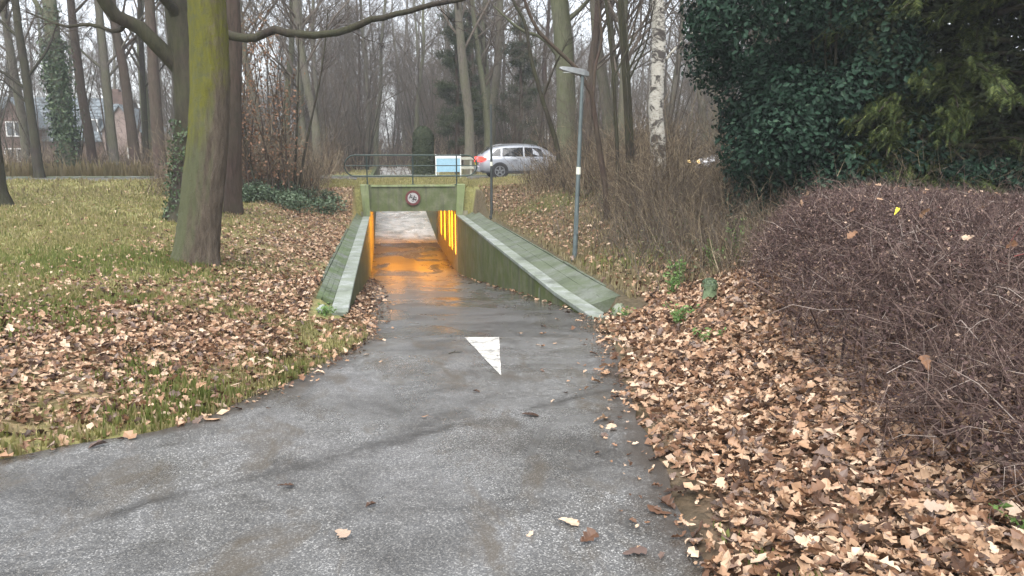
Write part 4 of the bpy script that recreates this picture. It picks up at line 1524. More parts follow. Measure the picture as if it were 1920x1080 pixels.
custom_tree('mossy_tree', 'big tree trunk with bright yellow green moss standing on the lawn', (-4.4, 14.2, float(ground(-4.4, 14.2))),
            [(-4.42, 14.2, -.3), (-4.29, 14.2, .46), (-4.18, 14.2, 1.1), (-4.03, 14.2, 2.01), (-3.95, 14.2, 2.81), (-3.93, 14.2, 3.51), (-3.93, 14.2, 4.2), (-3.93, 14.2, 4.87), (-3.89, 14.2, 5.86), (-3.75, 14.2, 7.5), (-3.6, 14.3, 11)],
            .355, .22, 'mossy_trunk', 64, 1.34, [([(-3.9, 14.2, 6.6), (-4.6, 14.6, 7.6), (-5.6, 15, 8.6), (-7, 15.6, 9.6)], .12, .04), ([(-3.75, 14.2, 7.4), (-3, 14.0, 8.6), (-2.2, 13.6, 9.8)], .11, .04)],
            dict(n=(8, 5, 4), l=1.6), 3, n=120)
oak_base = (-6.08, 20.9, float(ground(-6.08, 20.9)))
OAKP = [(-6.1, 20.9, -.1), (-5.94, 20.9, .98), (-5.83, 20.9, 2.18), (-5.79, 20.9, 3.22), (-5.84, 20.9, 3.99), (-5.9, 20.9, 4.88), (-5.95, 20.9, 5.63), (-5.96, 20.9, 7.21), (-5.84, 20.9, 9.6)]
custom_tree('oak_tree', 'dark oak with long crooked limbs behind the mossy trunk', oak_base, OAKP, .46, .24, 'bark_dark', 20, 1.3,
            [([(-5.85, 20.9, 3.6), (-6.21, 20.8, 4.04), (-6.54, 20.6, 4.32), (-6.8, 20.5, 4.61), (-7.16, 20.3, 4.87), (-7.45, 20.1, 5.18), (-7.78, 19.9, 5.83), (-8.17, 19.7, 6.78)], .21, .10),
             ([(-5.92, 20.9, 4.7), (-6.0, 20.6, 5.08), (-6.12, 20.2, 5.3), (-6.23, 19.7, 5.84), (-6.3, 19.4, 6.8)], .15, .08),
             ([(-5.78, 20.9, 4.3), (-5.26, 20.7, 4.46), (-4.8, 20.4, 4.49), (-4.34, 20.1, 4.42), (-3.99, 19.9, 4.38), (-3.74, 19.8, 4.49), (-3.5, 19.7, 4.57), (-3.13, 19.6, 4.44), (-2.61, 19.5, 4.43), (-1.99, 19.4, 4.49), (-1.3, 19.3, 4.76), (-.6, 19.2, 4.94), (.09, 19.1, 5.1), (.73, 19.0, 5.23), (1.63, 18.9, 5.54), (2.6, 18.8, 6.0)], .12, .035),
             ([(-7.0, 20.4, 4.75), (-7.3, 20.6, 4.5), (-7.9, 20.8, 4.75), (-8.6, 21.0, 4.7), (-9.4, 21.2, 5.0)], .06, .02)],
            dict(n=(9, 5, 4), l=1.0, r=.014), 5, [(.0, .27, 1500, .10, .085)], n=30)
custom_tree('dark_trunk_tree', 'straight dark reddish trunk just right of the mossy tree', (-5.25, 22.5, float(ground(-5.25, 22.5))),
            [(-5.25, 22.5, -.1), (-5.17, 22.5, 1.51), (-5.07, 22.5, 2.94), (-4.97, 22.5, 4.34), (-4.94, 22.5, 5.71), (-4.81, 22.5, 8.4), (-4.7, 22.5, 12)], .24, .14, 'bark_red', 14, 1.3,
            [([(-4.9, 22.5, 6.5), (-4.2, 22.6, 7.6), (-3.3, 22.8, 8.6)], .07, .02), ([(-4.85, 22.5, 7.4), (-5.6, 22.3, 8.6), (-6.6, 22, 9.6)], .07, .02)], dict(n=(8, 5, 4), l=1.2), 6)
custom_tree('edge_tree', 'thick mossy trunk cut by the left edge of the picture', (-12.33, 24.8, float(ground(-12.33, 24.8))),
            [(-12.42, 24.8, 0), (-12.4, 24.8, 1.04), (-12.38, 24.8, 2.25), (-12.3, 24.8, 3.74), (-12.2, 24.8, 5.92), (-12.1, 24.8, 9), (-12, 24.8, 13)], .42, .25, 'bark_dark', 18, 1.75,
            [([(-12.2, 24.8, 5.0), (-11.3, 24.6, 6.0), (-10.2, 24.2, 6.8), (-9.2, 24, 7.9)], .10, .03), ([(-12.2, 24.8, 6.4), (-13.2, 24.6, 7.2), (-14.4, 24.4, 8.4)], .10, .03)], dict(n=(9, 6, 4), l=1.3), 7)
custom_tree('ivy_tree', 'trunk wrapped in dark green ivy in front of the grey roofed house', (-17.2, 43.7, .5),
            [(-17.2, 43.7, .4), (-17.2, 43.7, 2.19), (-17.29, 43.7, 4.6), (-17.34, 43.7, 6.69), (-17.35, 43.7, 9.26), (-17.36, 43.7, 12.3), (-17.3, 43.7, 17)], .40, .26, 'bark_green', 14, 1.2,
            [([(-17.35, 43.7, 8), (-18.4, 43.6, 10), (-19.6, 43.4, 12)], .13, .05), ([(-17.35, 43.7, 9), (-16.2, 43.6, 11), (-15.2, 43.4, 13)], .13, .05), ([(-17.35, 43.7, 10.5), (-18, 43, 12.6), (-18.4, 42.4, 15)], .12, .05)],
            dict(n=(9, 6, 5), l=2.0, r=.02), 8, [(.0, .16, 900, .12, .16), (.12, .42, 3200, .22, .17), (.4, .52, 260, .12, .15)])
custom_tree('forked_tree', 'thin dark tree leaning left in front of the brick gable', (-17.33, 40.5, .52),
            [(-17.33, 40.5, .45), (-17.38, 40.5, 2.15), (-17.45, 40.5, 4.12), (-17.49, 40.5, 5.82), (-17.6, 40.5, 7.25), (-17.61, 40.5, 8.66), (-17.67, 40.5, 11), (-17.7, 40.5, 14)], .22, .12, 'bark_dark', 10, 1.2,
            [([(-17.45, 40.5, 4.6), (-18.6, 40.4, 5.6), (-19.6, 40.2, 5.9), (-20.8, 40, 6.6)], .08, .03), ([(-17.47, 40.5, 5.2), (-16.5, 40.4, 6.3), (-15.8, 40.2, 7.6)], .08, .03), ([(-17.6, 40.5, 7), (-18.6, 40.4, 8), (-19.8, 40.2, 8.6)], .07, .03), ([(-17.42, 40.5, 3.9), (-18.4, 40.2, 5.1), (-19.4, 40.0, 5.2)], .06, .02)],
            dict(n=(12, 7, 5), l=1.5, r=.016), 9)
for nm, P, rr, bk, lb, sd in (
        ('slanting_tree', [(-16.68, 45.8, .4), (-16.77, 45.8, 2.5), (-16.98, 45.8, 5.03), (-17.05, 45.8, 7.23), (-17.09, 45.8, 9.66), (-17.12, 45.8, 12.8), (-17.1, 45.8, 17)], .27, 'bark_red', 'brown trunk standing just right of the ivy covered tree', 10),
        ('grey_trunk_tree', [(-15.62, 45.9, .4), (-15.71, 45.9, 3.65), (-15.72, 45.9, 6.44), (-15.75, 45.9, 8.64), (-15.78, 45.9, 10.8), (-15.8, 45.9, 16)], .27, 'bark_far', 'grey brown trunk before the right half of the grey roof', 11),
        ('reddish_tree', [(-14.49, 45.8, .4), (-14.62, 45.8, 3.37), (-14.75, 45.8, 6.17), (-15.0, 45.8, 8.37), (-15.11, 45.8, 10.5), (-15.3, 45.8, 16)], .30, 'bark_red', 'leaning reddish trunk beside the pink gable house', 12),
        ('thin_tree', [(-14.61, 48.0, .4), (-14.48, 48.0, 4.35), (-14.4, 48.0, 7.28), (-14.26, 48.0, 10.15), (-14.2, 48, 15)], .18, 'bark_dark', 'slim dark pole like trunk right of the pink gable', 13),
        ('stout_tree', [(-11.57, 39.5, .45), (-11.6, 39.5, 3.38), (-11.55, 39.5, 6.29), (-11.51, 39.5, 8.66), (-11.43, 39.5, 11), (-11.4, 39.5, 16)], .30, 'bark_red', 'stout brown trunk close left of the dark oak', 14)):
    q = np.array(P)
    lim = []
    rr_ = np.random.default_rng(sd)
    for j in range(5):
        o, d = along(q, np.array([rr_.uniform(.3, .8)]))
        a = rr_.uniform(0, 6.28)
        v = np.array([math.cos(a), math.sin(a) * .5, .9])
        lim.append(([o[0], o[0] + v * 1.0, o[0] + v * 2 + [0, 0, .3], o[0] + v * 3 + [0, 0, .4]], rr * .28, .02))
    custom_tree(nm, lb, tuple(q[0] + np.array([0, 0, .08])), P, rr, rr * .5, bk, 11, 1.25, lim, dict(n=(8, 6, 4), l=1.5, r=.016), sd)

custom_tree('birch_tree', 'white barked birch with black scars on the right', (6.94, 22, float(ground(6.94, 22))),
            [(7.0, 22, .1), (6.9, 22, 1.03), (6.83, 22, 1.96), (6.73, 22, 3.02), (6.77, 22, 4.22), (6.77, 22, 5.1), (6.68, 22, 5.97), (6.58, 22, 8.1), (6.5, 22, 12)], .235, .14, 'birch', 16, 1.2,
            [([(6.75, 22, 4.0), (7.1, 21.9, 4.5), (7.5, 21.7, 5.0), (8.2, 21.4, 5.3)], .05, .015), ([(6.7, 22, 6), (6.0, 21.9, 7.2), (5.4, 21.7, 8)], .05, .015)], dict(n=(9, 5, 4), l=1.2), 15, n=30)
custom_tree('bent_sapling', 'thin dark sapling arching left over the right bank', (4.26, 18.2, float(ground(4.26, 18.2))),
            [(4.26, 18.2, -.05), (4.19, 18.2, .82), (3.97, 18.2, 2.03), (3.81, 18.2, 3.04), (3.46, 18.2, 3.62), (2.9, 18.2, 4.09), (2.46, 18.2, 4.49), (2.17, 18.2, 5.12), (2.08, 18.2, 5.9)], .075, .03, 'bark_red', 9, 1.3,
            [([(3.83, 18.2, 2.95), (3.86, 18.2, 3.62), (4.03, 18.2, 4.3), (3.97, 18.2, 4.82), (3.89, 18.2, 5.4)], .045, .02)], dict(n=(9, 5, 4), l=.9, r=.009), 16)
custom_tree('leaning_sapling', 'dark sapling leaning left above the silver car', (5.03, 26, float(ground(5.03, 26))),
            [(5.05, 26, -.2), (4.87, 26, .93), (4.71, 26, 2.01), (4.22, 26, 3.41), (3.8, 26, 4.77), (3.62, 26, 5.95), (3.17, 26, 6.6), (2.9, 26, 8)], .10, .04, 'bark_dark', 9, 1.2,
            [([(4.2, 26, 3.5), (4.6, 25.8, 4.6), (5.0, 25.6, 5.4)], .045, .015)], dict(n=(9, 5, 4), l=1.0, r=.010), 17)
custom_tree('beech_tree', 'broad greenish trunk behind the lamp post head', (6.3, 31, float(ground(6.3, 31))),
            [(6.3, 31, .2), (6.15, 31, 4.58), (6.04, 31, 6.41), (5.85, 31, 7.61), (5.65, 31, 10.5), (5.6, 31, 15)], .42, .27, 'bark_green', 14, 1.25,
            [([(6.1, 31, 5.2), (5.2, 30.9, 6.2), (4.2, 30.7, 6.4), (3.2, 30.5, 7.2)], .10, .03), ([(6.0, 31, 6.6), (7.0, 30.8, 7.6), (8.0, 30.6, 9)], .11, .04)], dict(n=(10, 6, 4), l=1.4, r=.014), 18)
for j, (x0, x1, x2, yy, rr, lb) in enumerate(((5.06, 4.85, 4.6, 20, .055, 'slim dark stem, leftmost of the close row beside the birch'), (5.5, 5.26, 5.1, 20.4, .07, 'straight dark stem in the middle of the row beside the birch'), (5.75, 5.51, 5.3, 20.8, .06, 'dark stem nearest to the white birch'))):
    z0 = float(ground(x0, yy))
    custom_tree('slim_tree', lb, (x0, yy, z0), [(x0, yy, z0 - .1), ((x0 + x1) / 2 + .05, yy, 1.8), (x1, yy, 3.8), (x2, yy, 5.6), (x2 - .2, yy, 9)], rr, rr * .5, 'bark_dark', 9, 1.3,
                [([(x1, yy, 3.6), (x1 + .5, yy, 4.6), (x1 + .7, yy, 5.8)], .03, .012)], dict(n=(10, 5, 4), l=1.0, r=.009), 30 + j)

# saplings by the left bank, one with withered leaves
def beech_leaves(m, r, lines, n, size, tlo=.2, sp=.3):
    for P in lines:
        X, D = along(P, r.uniform(tlo, 1, n))
        scatter(m, LEAF4[0], LEAF4[1], X + r.normal(0, sp, (n, 3)), rot_from(unit(r.normal(size=(n, 3)) + [0, 0, .4]), r.uniform(0, 6.3, n)), size * r.uniform(.6, 1.3, n))


bs = thing('beech_shrub', 'bushy young beech still holding its withered brown leaves', 'shrub', (-4.9, 27.2, float(ground(-4.9, 27.2))))
r = np.random.default_rng(41)
tm, cm, fm = Mesh(), Mesh(), Mesh()
lines = []
for s in range(14):
    a = r.uniform(0, 6.28); h = r.uniform(3.2, 6.0)
    t_ = np.linspace(0, 1, 7)[:, None]
    b0 = np.array([r.uniform(-1.0, .9), r.uniform(-.6, .8), -.1])
    P = b0 + np.array([math.cos(a), math.sin(a) * .6, 0]) * t_ ** 1.5 * h * .2 + np.array([0, 0, h]) * t_ + np.cumsum(r.normal(0, .05, (7, 3)), 0) * t_
    tm.tube(P, np.linspace(.035, .008, 7), 6)
    lines.append(P)
twigs_on(cm, r, lines, 14, 1.0, 5, 3, .010, .12, .2)
beech_leaves(fm, r, lines, 150, .11, .12, .32)
tm.obj('stem', M['bark_red'], bs, True); cm.obj('twigs', M['brush'], bs); fm.obj('foliage', M['beech'], bs)
for nm, lb, P in (('sapling', 'thin dark sapling standing at the right side of the withered beech', [(-4.05, 28, .2), (-4.0, 28, .55), (-3.8, 28, 1.65), (-3.48, 28, 2.92), (-3.16, 28, 4.17), (-2.93, 28, 5.4), (-2.8, 28, 6.5)]),
                  ('sapling', 'upright thin sapling in front of the withered beech', [(-4.2, 28, .2), (-4.16, 28, .55), (-4.02, 28, 2.37), (-3.84, 28, 4.69), (-3.8, 28, 6)]),
                  ('sapling', 'short slanting stem at the left of the withered beech', [(-5.05, 26.6, -.25), (-5.09, 26.6, .1), (-5.32, 26.6, .95), (-5.44, 26.6, 1.82), (-5.5, 26.6, 3)])):
    z0 = float(ground(P[0][0], P[0][1]))
    custom_tree(nm, lb, (P[0][0], P[0][1], z0), [(P[0][0], P[0][1], z0 - .1)] + P[1:], .05, .018, 'bark_dark', 8, 1.2, [], dict(n=(22, 5, 3), l=.8, r=.008, lo=.0), int(P[1][2] * 100))

# ------------------------------------------------------------------ evergreens on the right
def in_view(P, m=300):
    return seen(P, m)


def lobed(r, centre, radii, n_lobes, lobe_r):
    d = unit(r.normal(size=(n_lobes, 3)))
    return np.array(centre) + d * np.array(radii) * r.uniform(.75, 1.0, n_lobes)[:, None], r.uniform(*lobe_r, n_lobes)


eg = thing('evergreen_shrub', 'tall dark bluish green broadleaf shrub left of the yew', 'shrub', (6.8, 12.6, float(ground(6.8, 12.6))))
b = np.array(eg.location)
r = np.random.default_rng(51)
m = Mesh()
cs, rs = [], []
for c, rad, nl in (((6.6, 12.7, 1.9), (1.65, 1.9, 1.9), 60), ((6.05, 12.8, 4.2), (1.8, 1.9, 2.2), 70), ((5.8, 12.9, 6.4), (1.7, 1.7, 1.6), 34), ((7.7, 12.4, 1.2), (1.5, 1.5, .9), 30)):
    a_, q_ = lobed(r, c, rad, nl, (.32, .62))
    cs.append(a_); rs.append(q_)
cs, rs = np.vstack(cs), np.concatenate(rs)
n = 80000
k = r.choice(len(cs), n, p=rs ** 2 / (rs ** 2).sum())
d = unit(r.normal(size=(n, 3)))
pos = cs[k] + d * (rs[k] * r.uniform(.72, 1.08, n))[:, None]
keep = (pos[:, 2] > ground(pos[:, 0], pos[:, 1]) + .05) & in_view(pos)
pos, d = pos[keep], d[keep]
q = np.column_stack([6.6 + 1.2 * r.uniform(-1, 1, 26000), 12.9 + .8 * r.uniform(-1, 1, 26000), r.uniform(.4, 7, 26000)])
q = q[seen(q)]
pos = np.vstack([pos, q]); d = np.vstack([d, unit(r.normal(size=q.shape))])
nr = unit(d + r.normal(0, .55, pos.shape) + [0, 0, .35])
scatter(m, LEAF2[0], LEAF2[1], pos - b, rot_from(nr, r.uniform(0, 6.3, len(pos))), r.uniform(.05, .13, len(pos)))
m.obj('foliage', M['holly'], eg)
m = Mesh()
for s in range(16):
    a = r.uniform(0, 6.28); h = r.uniform(3, 5.5)
    t_ = np.linspace(0, 1, 6)[:, None]
    P = np.array([math.cos(a), math.sin(a), 0]) * (.1 + t_ * .7) + np.array([0, 0, h]) * t_ - [0, 0, .15]
    m.tube(P, np.linspace(.06, .02, 6), 6)
m.obj('stem', M['bark_dark'], eg, True)

yw = thing('yew_tree', 'dark yew with drooping yellow green sprays above the hedge', 'tree', (9.0, 12.2, float(ground(9.0, 12.2))))
b = np.array(yw.location)
r = np.random.default_rng(52)
# spray template: a flat drooping frond with side shoots
fv, ff = [], []
for i, t_ in enumerate(np.linspace(.04, 1, 10)):
    for s in (-1, 1):
        ln = .36 * (1.05 - t_ * .7)
        c = np.array([0, t_, -.22 * t_ ** 2])
        tip = c + np.array([s * ln, ln * .9, -.05 - .06 * t_])
        q = len(fv)
        fv += [c + [0, -.045, 0], c + [0, .045, .015], tip]
        ff += [(q, q + 1, q + 2)]
q = len(fv)
fv += [np.array([-.018, 0, 0]), np.array([.018, 0, 0]), np.array([0, .6, -.08]), np.array([0, 1.12, -.27])]
ff += [(q, q + 1, q + 2), (q + 1, q + 3, q + 2)]
fv, ff = np.array(fv), np.array(ff)
# layered boughs: arms reaching out of the crown towards the open side, hung with sprays
lines = []
bm_ = Mesh()
for j in range(260):
    z = r.uniform(.5, 7.2)
    a = r.uniform(PI * .72, PI * 1.72) if j % 4 else r.uniform(0, 6.28)
    core = np.array([9.1 + r.normal(0, .9), 12.0 + r.normal(0, .4), z + .2])
    reach = np.interp(z, [.5, 2.5, 5, 8], [2.4, 3.3, 3.0, 2.0]) * r.uniform(.65, 1.12)
    dirv = np.array([math.cos(a), math.sin(a) * .85, 0])
    t_ = np.linspace(0, 1, 6)[:, None]
    P = core + dirv * reach * t_ + np.array([0, 0, 1]) * (.35 * t_ - .75 * t_ ** 2.2) * reach * .38
    if P[-1, 0] < 5.9: continue
    lines.append(P)
    bm_.tube(P - b, np.linspace(.05, .012, 6), 5)
m = Mesh()
for P in lines:
    n = 125
    X, D = along(P, r.uniform(.18, 1, n) ** .75)
    D = unit(D + r.normal(0, .35, (n, 3)) + np.array([0, 0, -.12]))
    X = X + r.normal(0, .10, (n, 3)) * [1, 1, .6]
    k = in_view(X) & (X[:, 2] > ground(X[:, 0], X[:, 1]) + .1)
    X, D = X[k], D[k]
    if len(X) == 0: continue
    yv = D
    zv = unit(np.array([0, 0, 1.0]) + r.normal(0, .35, X.shape) - 0)
    xv = unit(np.cross(yv, zv)); zv = np.cross(xv, yv)
    scatter(m, fv, ff, X - b, np.stack([xv, yv, zv], -1), r.uniform(.12, .26, len(X)))
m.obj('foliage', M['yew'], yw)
tr = Mesh()
for dx, dy, h in ((0, 0, 8), (-.8, .2, 7), (.9, -.1, 7.4)):
    tr.tube([(dx, dy, -.1), (dx * 1.2, dy, 3), (dx * 1.3, dy, h)], [.2, .15, .05], 8)
tr.obj('trunk', M['bark_dark'], yw, True)
bm_.obj('bough', M['bark_dark'], yw, True)
# dark inner needles that fill the heart of both evergreens
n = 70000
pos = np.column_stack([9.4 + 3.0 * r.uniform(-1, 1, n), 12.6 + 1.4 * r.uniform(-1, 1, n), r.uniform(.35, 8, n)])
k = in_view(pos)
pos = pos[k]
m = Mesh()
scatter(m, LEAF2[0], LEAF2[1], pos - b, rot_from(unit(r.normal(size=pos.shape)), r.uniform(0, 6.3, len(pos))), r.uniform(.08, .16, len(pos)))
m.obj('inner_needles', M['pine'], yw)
# a second dark evergreen mass standing right behind
sh = thing('laurel_shrub', 'low dark evergreen shrub in shade under the yew boughs', 'shrub', (8.2, 10.6, float(ground(8.2, 10.6))))
b = np.array(sh.location)
a_, q_ = lobed(r, (8.3, 10.9, .7), (1.9, .8, .75), 40, (.25, .45))
n = 22000
k = r.choice(len(a_), n)
d = unit(r.normal(size=(n, 3)))
pos = a_[k] + d * (q_[k] * r.uniform(.7, 1.05, n))[:, None]
pos = pos[pos[:, 2] > ground(pos[:, 0], pos[:, 1])]
m = Mesh()
scatter(m, LEAF2[0], LEAF2[1], pos - b, rot_from(unit(r.normal(size=pos.shape) + [0, -.3, .4]), r.uniform(0, 6.3, len(pos))), r.uniform(.06, .11, len(pos)))
m.obj('foliage', M['holly'], sh)
tm = Mesh()
for s in range(9):
    x0 = r.uniform(-1.4, 1.4)
    tm.tube([(x0, 0, -.1), (x0 + r.normal(0, .2), .1, .7), (x0 + r.normal(0, .4), .2, 1.3)], [.03, .02, .01], 5)
tm.obj('stem', M['bark_dark'], sh, True)

# ------------------------------------------------------------------ hedge
def foot_x(y):
    return np.interp(y, [2.3, 2.7, 3.6, 5.1, 8.0, 9.2], [1.6, 1.38, 1.52, 1.98, 2.85, 3.5])


def hedge_h(x, y):
    d = x - foot_x(y) + .12 * h2(x, y, 2.3, 1)
    e = np.minimum(d / np.interp(y, [3, 5, 7, 9], [1.7, 1.5, 1.0, .9]), np.minimum((y - 2.35) / 1.5, (9.7 - y) / .9))
    top = np.interp(y, [3, 5, 7, 9], [1.0, 1.16, 1.2, 1.16]) + .07 * h2(x, y, 1.6, 2) + .035 * h2(x, y, 4.6, 7)
    return top * np.sqrt(np.clip(e, 0, 1) * (2 - np.clip(e, 0, 1)))


hd = thing('hedge', 'low domed brownish purple barberry hedge along the right verge', 'hedge', (3.6, 6.5, .05))
b = np.array(hd.location)
r = np.random.default_rng(61)


def hedge_points(n, deep=.30, lo=0):
    x = r.uniform(1.3, 8.2, n); y = r.uniform(2.3, 9.7, n)
    h = hedge_h(x, y)
    k = h > .05
    x, y, h = x[k], y[k], h[k]
    e = .08
    nr = unit(np.column_stack([hedge_h(x - e, y) - hedge_h(x + e, y), hedge_h(x, y - e) - hedge_h(x, y + e), np.full(len(x), 2 * e)]))
    z = ground(x, y) + h
    P = np.column_stack([x, y, z]) - nr * r.uniform(0, deep, len(x))[:, None]
    P[:, 2] = np.maximum(P[:, 2], ground(P[:, 0], P[:, 1]) + .02)
    k = seen(P, 150)
    return P[k], nr[k], h[k]


m = Mesh()
P, nr, h = hedge_points(52000, .30)
dv = unit(nr * .9 + r.normal(0, .75, P.shape))
ln = r.uniform(.07, .24, len(P))
mid = P + dv * (ln * .5)[:, None]
bents(m, P - dv * (ln * .3)[:, None] - b, mid - b, mid + unit(dv + r.normal(0, .4, P.shape)) * (ln * .5)[:, None] - b, r.uniform(.0014, .0034, len(P)))
# longer arching shoots, mostly in the near part
P, nr, h = hedge_points(9000, .35)
k = r.uniform(0, 1, len(P)) < np.where(P[:, 1] < 5.4, .8, .12)
P, nr = P[k], nr[k]
dv = unit(nr * .35 + np.array([-.45, -.25, .15]) + r.normal(0, .55, P.shape))
ln = r.uniform(.25, .7, len(P))
P1 = P + dv * (ln * .5)[:, None]
P2 = P1 + unit(dv + np.array([0, 0, -.45]) + r.normal(0, .2, P.shape)) * (ln * .5)[:, None]
bents(m, P - b, P1 - b, P2 - b, r.uniform(.002, .0045, len(P)))
o, d, t = child_twigs(r, P, P1, P2, 5)
e = o + spread(r, d, .6, 1.2) * r.uniform(.05, .16, len(o))[:, None]
cones(m, o - b, e - b, .0016)
# stout stems inside
for s in range(170):
    x, y = r.uniform(1.7, 6.5), r.uniform(3.1, 9.3)
    hh = float(hedge_h(x, y))
    if hh < .2: continue
    g = float(ground(x, y))
    t0 = np.array([x, y, g - .05]) - b
    m.tube([t0, t0 + [r.normal(0, .08), r.normal(0, .08), hh * .5], t0 + [r.normal(0, .2), r.normal(0, .2), hh * .92]], [.012, .009, .004], 5, False)
m.obj('branches', M['hedge_twig'], hd)
m = Mesh()
P, nr, h = hedge_points(150000, .20)
k = r.uniform(0, 1, len(P)) < np.where(P[:, 1] < 4.2, .35, np.where(P[:, 1] < 5.2, .65, .95))
P, nr = P[k], nr[k]
scatter(m, LEAF2[0], LEAF2[1], P + r.normal(0, .03, P.shape) - b, rot_from(unit(nr + r.normal(0, .7, P.shape)), r.uniform(0, 6.3, len(P))), r.uniform(.016, .034, len(P)))
P, nr, h = hedge_points(60000, .55)
P = P - nr * .18
P[:, 2] = np.maximum(P[:, 2], ground(P[:, 0], P[:, 1]) + .02)
scatter(m, LEAF2[0], LEAF2[1], P - b, rot_from(unit(r.normal(size=P.shape)), r.uniform(0, 6.3, len(P))), r.uniform(.03, .05, len(P)))
m.obj('foliage', M['hedge_leaf'], hd)
m = Mesh()
for cx, cy in ((2.9, 4.4), (3.2, 5.3), (2.6, 3.9), (3.4, 4.6)):
    for s in range(4):
        g = float(ground(cx, cy)) + float(hedge_h(cx, cy))
        p0 = np.array([cx, cy, g - .1]) + r.normal(0, .12, 3)
        v = unit(np.array([r.normal(-.3, .6), r.normal(-.3, .5), .35]))
        m.tube([p0 - b, p0 + v * .09 - b, p0 + v * .19 + [0, 0, -.02] - b], [.003, .002, .001], 4, False)
m.obj('red_shoot', M['red_twig'], hd)
# leaves caught in the hedge
P, nr, h = hedge_points(900, .02)
k = r.uniform(0, 1, len(P)) < np.where(P[:, 1] > 7.5, .4, .13)
P, nr = P[k] + nr[k] * .03, nr[k]
m = Mesh()
for j in range(7):
    q = np.arange(len(P)) % 7 == j
    scatter(m, OAK[j][0], OAK[j][1], P[q], rot_from(unit(nr[q] + r.normal(0, .6, P[q].shape)), r.uniform(0, 6.3, q.sum())), r.uniform(.05, .11, q.sum()))
tag(m.obj('caught_leaves', M['litter']), kind='stuff')
o = link('fallen_leaf', Mesh().add(*OAK[2]).data('leaf', M['yellow'], True))
yx, yy = 3.02, 5.72
o.location = (yx, yy, float(ground(yx, yy)) + float(hedge_h(yx, yy)) + .04)
o.rotation_euler = (.6, .35, -.7); o.scale = (.06, .095, .08)
tag(o, 'single bright yellow leaf caught on top of the hedge', 'leaf')

# ------------------------------------------------------------------ undergrowth
def brush(name, spots, r, h, wd, side=3, mat='brush', lean=.42, kind='stuff', fine=True):
    m = Mesh()
    x, y = spots[:, 0], spots[:, 1]
    P = np.column_stack([x, y, ground(x, y) - .03])
    k = seen(P, 350)
    P = P[k]
    n = len(P)
    h = (h(P[:, 0], P[:, 1]) if callable(h) else np.full(n, h)) * r.uniform(.25, 1.25, n) * (1 + .3 * h2(P[:, 0], P[:, 1], 1.1, 4))
    gap = (np.abs(P[:, 0] - (-1.085 + .432 * P[:, 1])) < .035 * P[:, 1]) & (P[:, 1] > 14) & (P[:, 1] < 34)
    h = np.where(gap, np.minimum(h, .75), h)
    dv = unit(np.column_stack([r.normal(0, lean, n), r.normal(0, lean, n), np.ones(n)]))
    P1 = P + dv * (h * .5)[:, None]
    P2 = P1 + unit(dv + r.normal(0, .25, P.shape)) * (h * .5)[:, None]
    bents(m, P, P1, P2, wd * r.uniform(.6, 1.4, n))
    if side:
        o, d, t = child_twigs(r, P, P1, P2, side, .25)
        l2 = np.repeat(h, side) * r.uniform(.12, .36, len(o))
        e = o + spread(r, d, .35, .95, .1) * l2[:, None]
        cones(m, o, e, wd * .5)
        q = np.repeat(np.arange(len(o)), 2 if fine else 0)
        f = r.uniform(.3, .95, len(q))[:, None]
        oo = o[q] + (e - o)[q] * f
        cones(m, oo, oo + spread(r, unit((e - o)[q]), .4, .9) * (l2[q] * .5)[:, None], wd * .35)
    o = m.obj(name, M[mat])
    return tag(o, kind=kind)


def spots(r, n, xa, xb, ya, yb, dens=None):
    p = np.column_stack([r.uniform(xa, xb, n), r.uniform(ya, yb, n)])
    if dens is not None:
        p = p[r.uniform(0, 1, n) < dens(p[:, 0], p[:, 1])]
    return p


r = np.random.default_rng(71)
bank = lambda x, y: sstep(0, 1, (x - np.interp(y, [9.6, 11.5, 14, 20, 30], [2.8, 3.0, 3.2, 4.0, 3.9])) / 1.1 + .3 * h2(x, y, .7))
brush('undergrowth', spots(r, 4200, 3, 10.5, 10.2, 16, bank), r, lambda x, y: np.interp(x, [3, 4.2, 6], [.6, 1.1, 1.35]), .0065, 4)
brush('undergrowth', spots(r, 7500, 3.2, 13, 15, 30, bank), r, lambda x, y: np.interp(x, [3.6, 5.5, 8], [.7, 1.7, 2.4]), .011, 4)
brush('undergrowth', spots(r, 3800, 4.2, 26, 28, 33, lambda x, y: sstep(3.8, 6, x)), r, lambda x, y: np.where(x > 9.5, .85, np.where(x < 7.6, .7, 1.9)), .012, 4)
brush('undergrowth', spots(r, 7000, -34, -3.2, 41.5, 56, lambda x, y: np.where(y > 46, .9, .55) * sstep(-2.6, -5, x)), r, lambda x, y: 1.6 + .5 * h2(x, y, .5), .019, 4, fine=False)
brush('undergrowth', spots(r, 6500, -20, 50, 60, 84, lambda x, y: np.where(np.abs(x) < 2.5, .1, 1)), r, 3.2, .032, 4, fine=False)
brush('undergrowth', spots(r, 2600, -9.5, -3.0, 27.5, 33, lambda x, y: sstep(-2.9, -4.2, x) * sstep(-9.5, -8, x)), r, 1.7, .010, 4)
brush('dead_stems', spots(r, 2600, 2.9, 7, 10.6, 19, lambda x, y: .25 + bank(x, y) * .7), r, 1.25, .005, 2, 'twig')

bm2 = Mesh()
q = spots(r, 30000, 2.9, 9, 10.4, 27, lambda x, y: np.clip(bank(x, y) + .25, 0, 1) * sstep(-.1, .7, h2(x, y, .9, 12)) * .8)
P = np.column_stack([q, ground(q[:, 0], q[:, 1]) + np.abs(r.normal(0, .28, len(q)))])
P = P[seen(P, 100)]
scatter(bm2, LEAF4[0], LEAF4[1], P, rot_from(unit(r.normal(0, .6, P.shape) + [-.2, -.2, .7]), r.uniform(0, 6.3, len(P))), r.uniform(.035, .075, len(P)))
tag(bm2.obj('bramble_leaves', M['bramble']), kind='stuff')
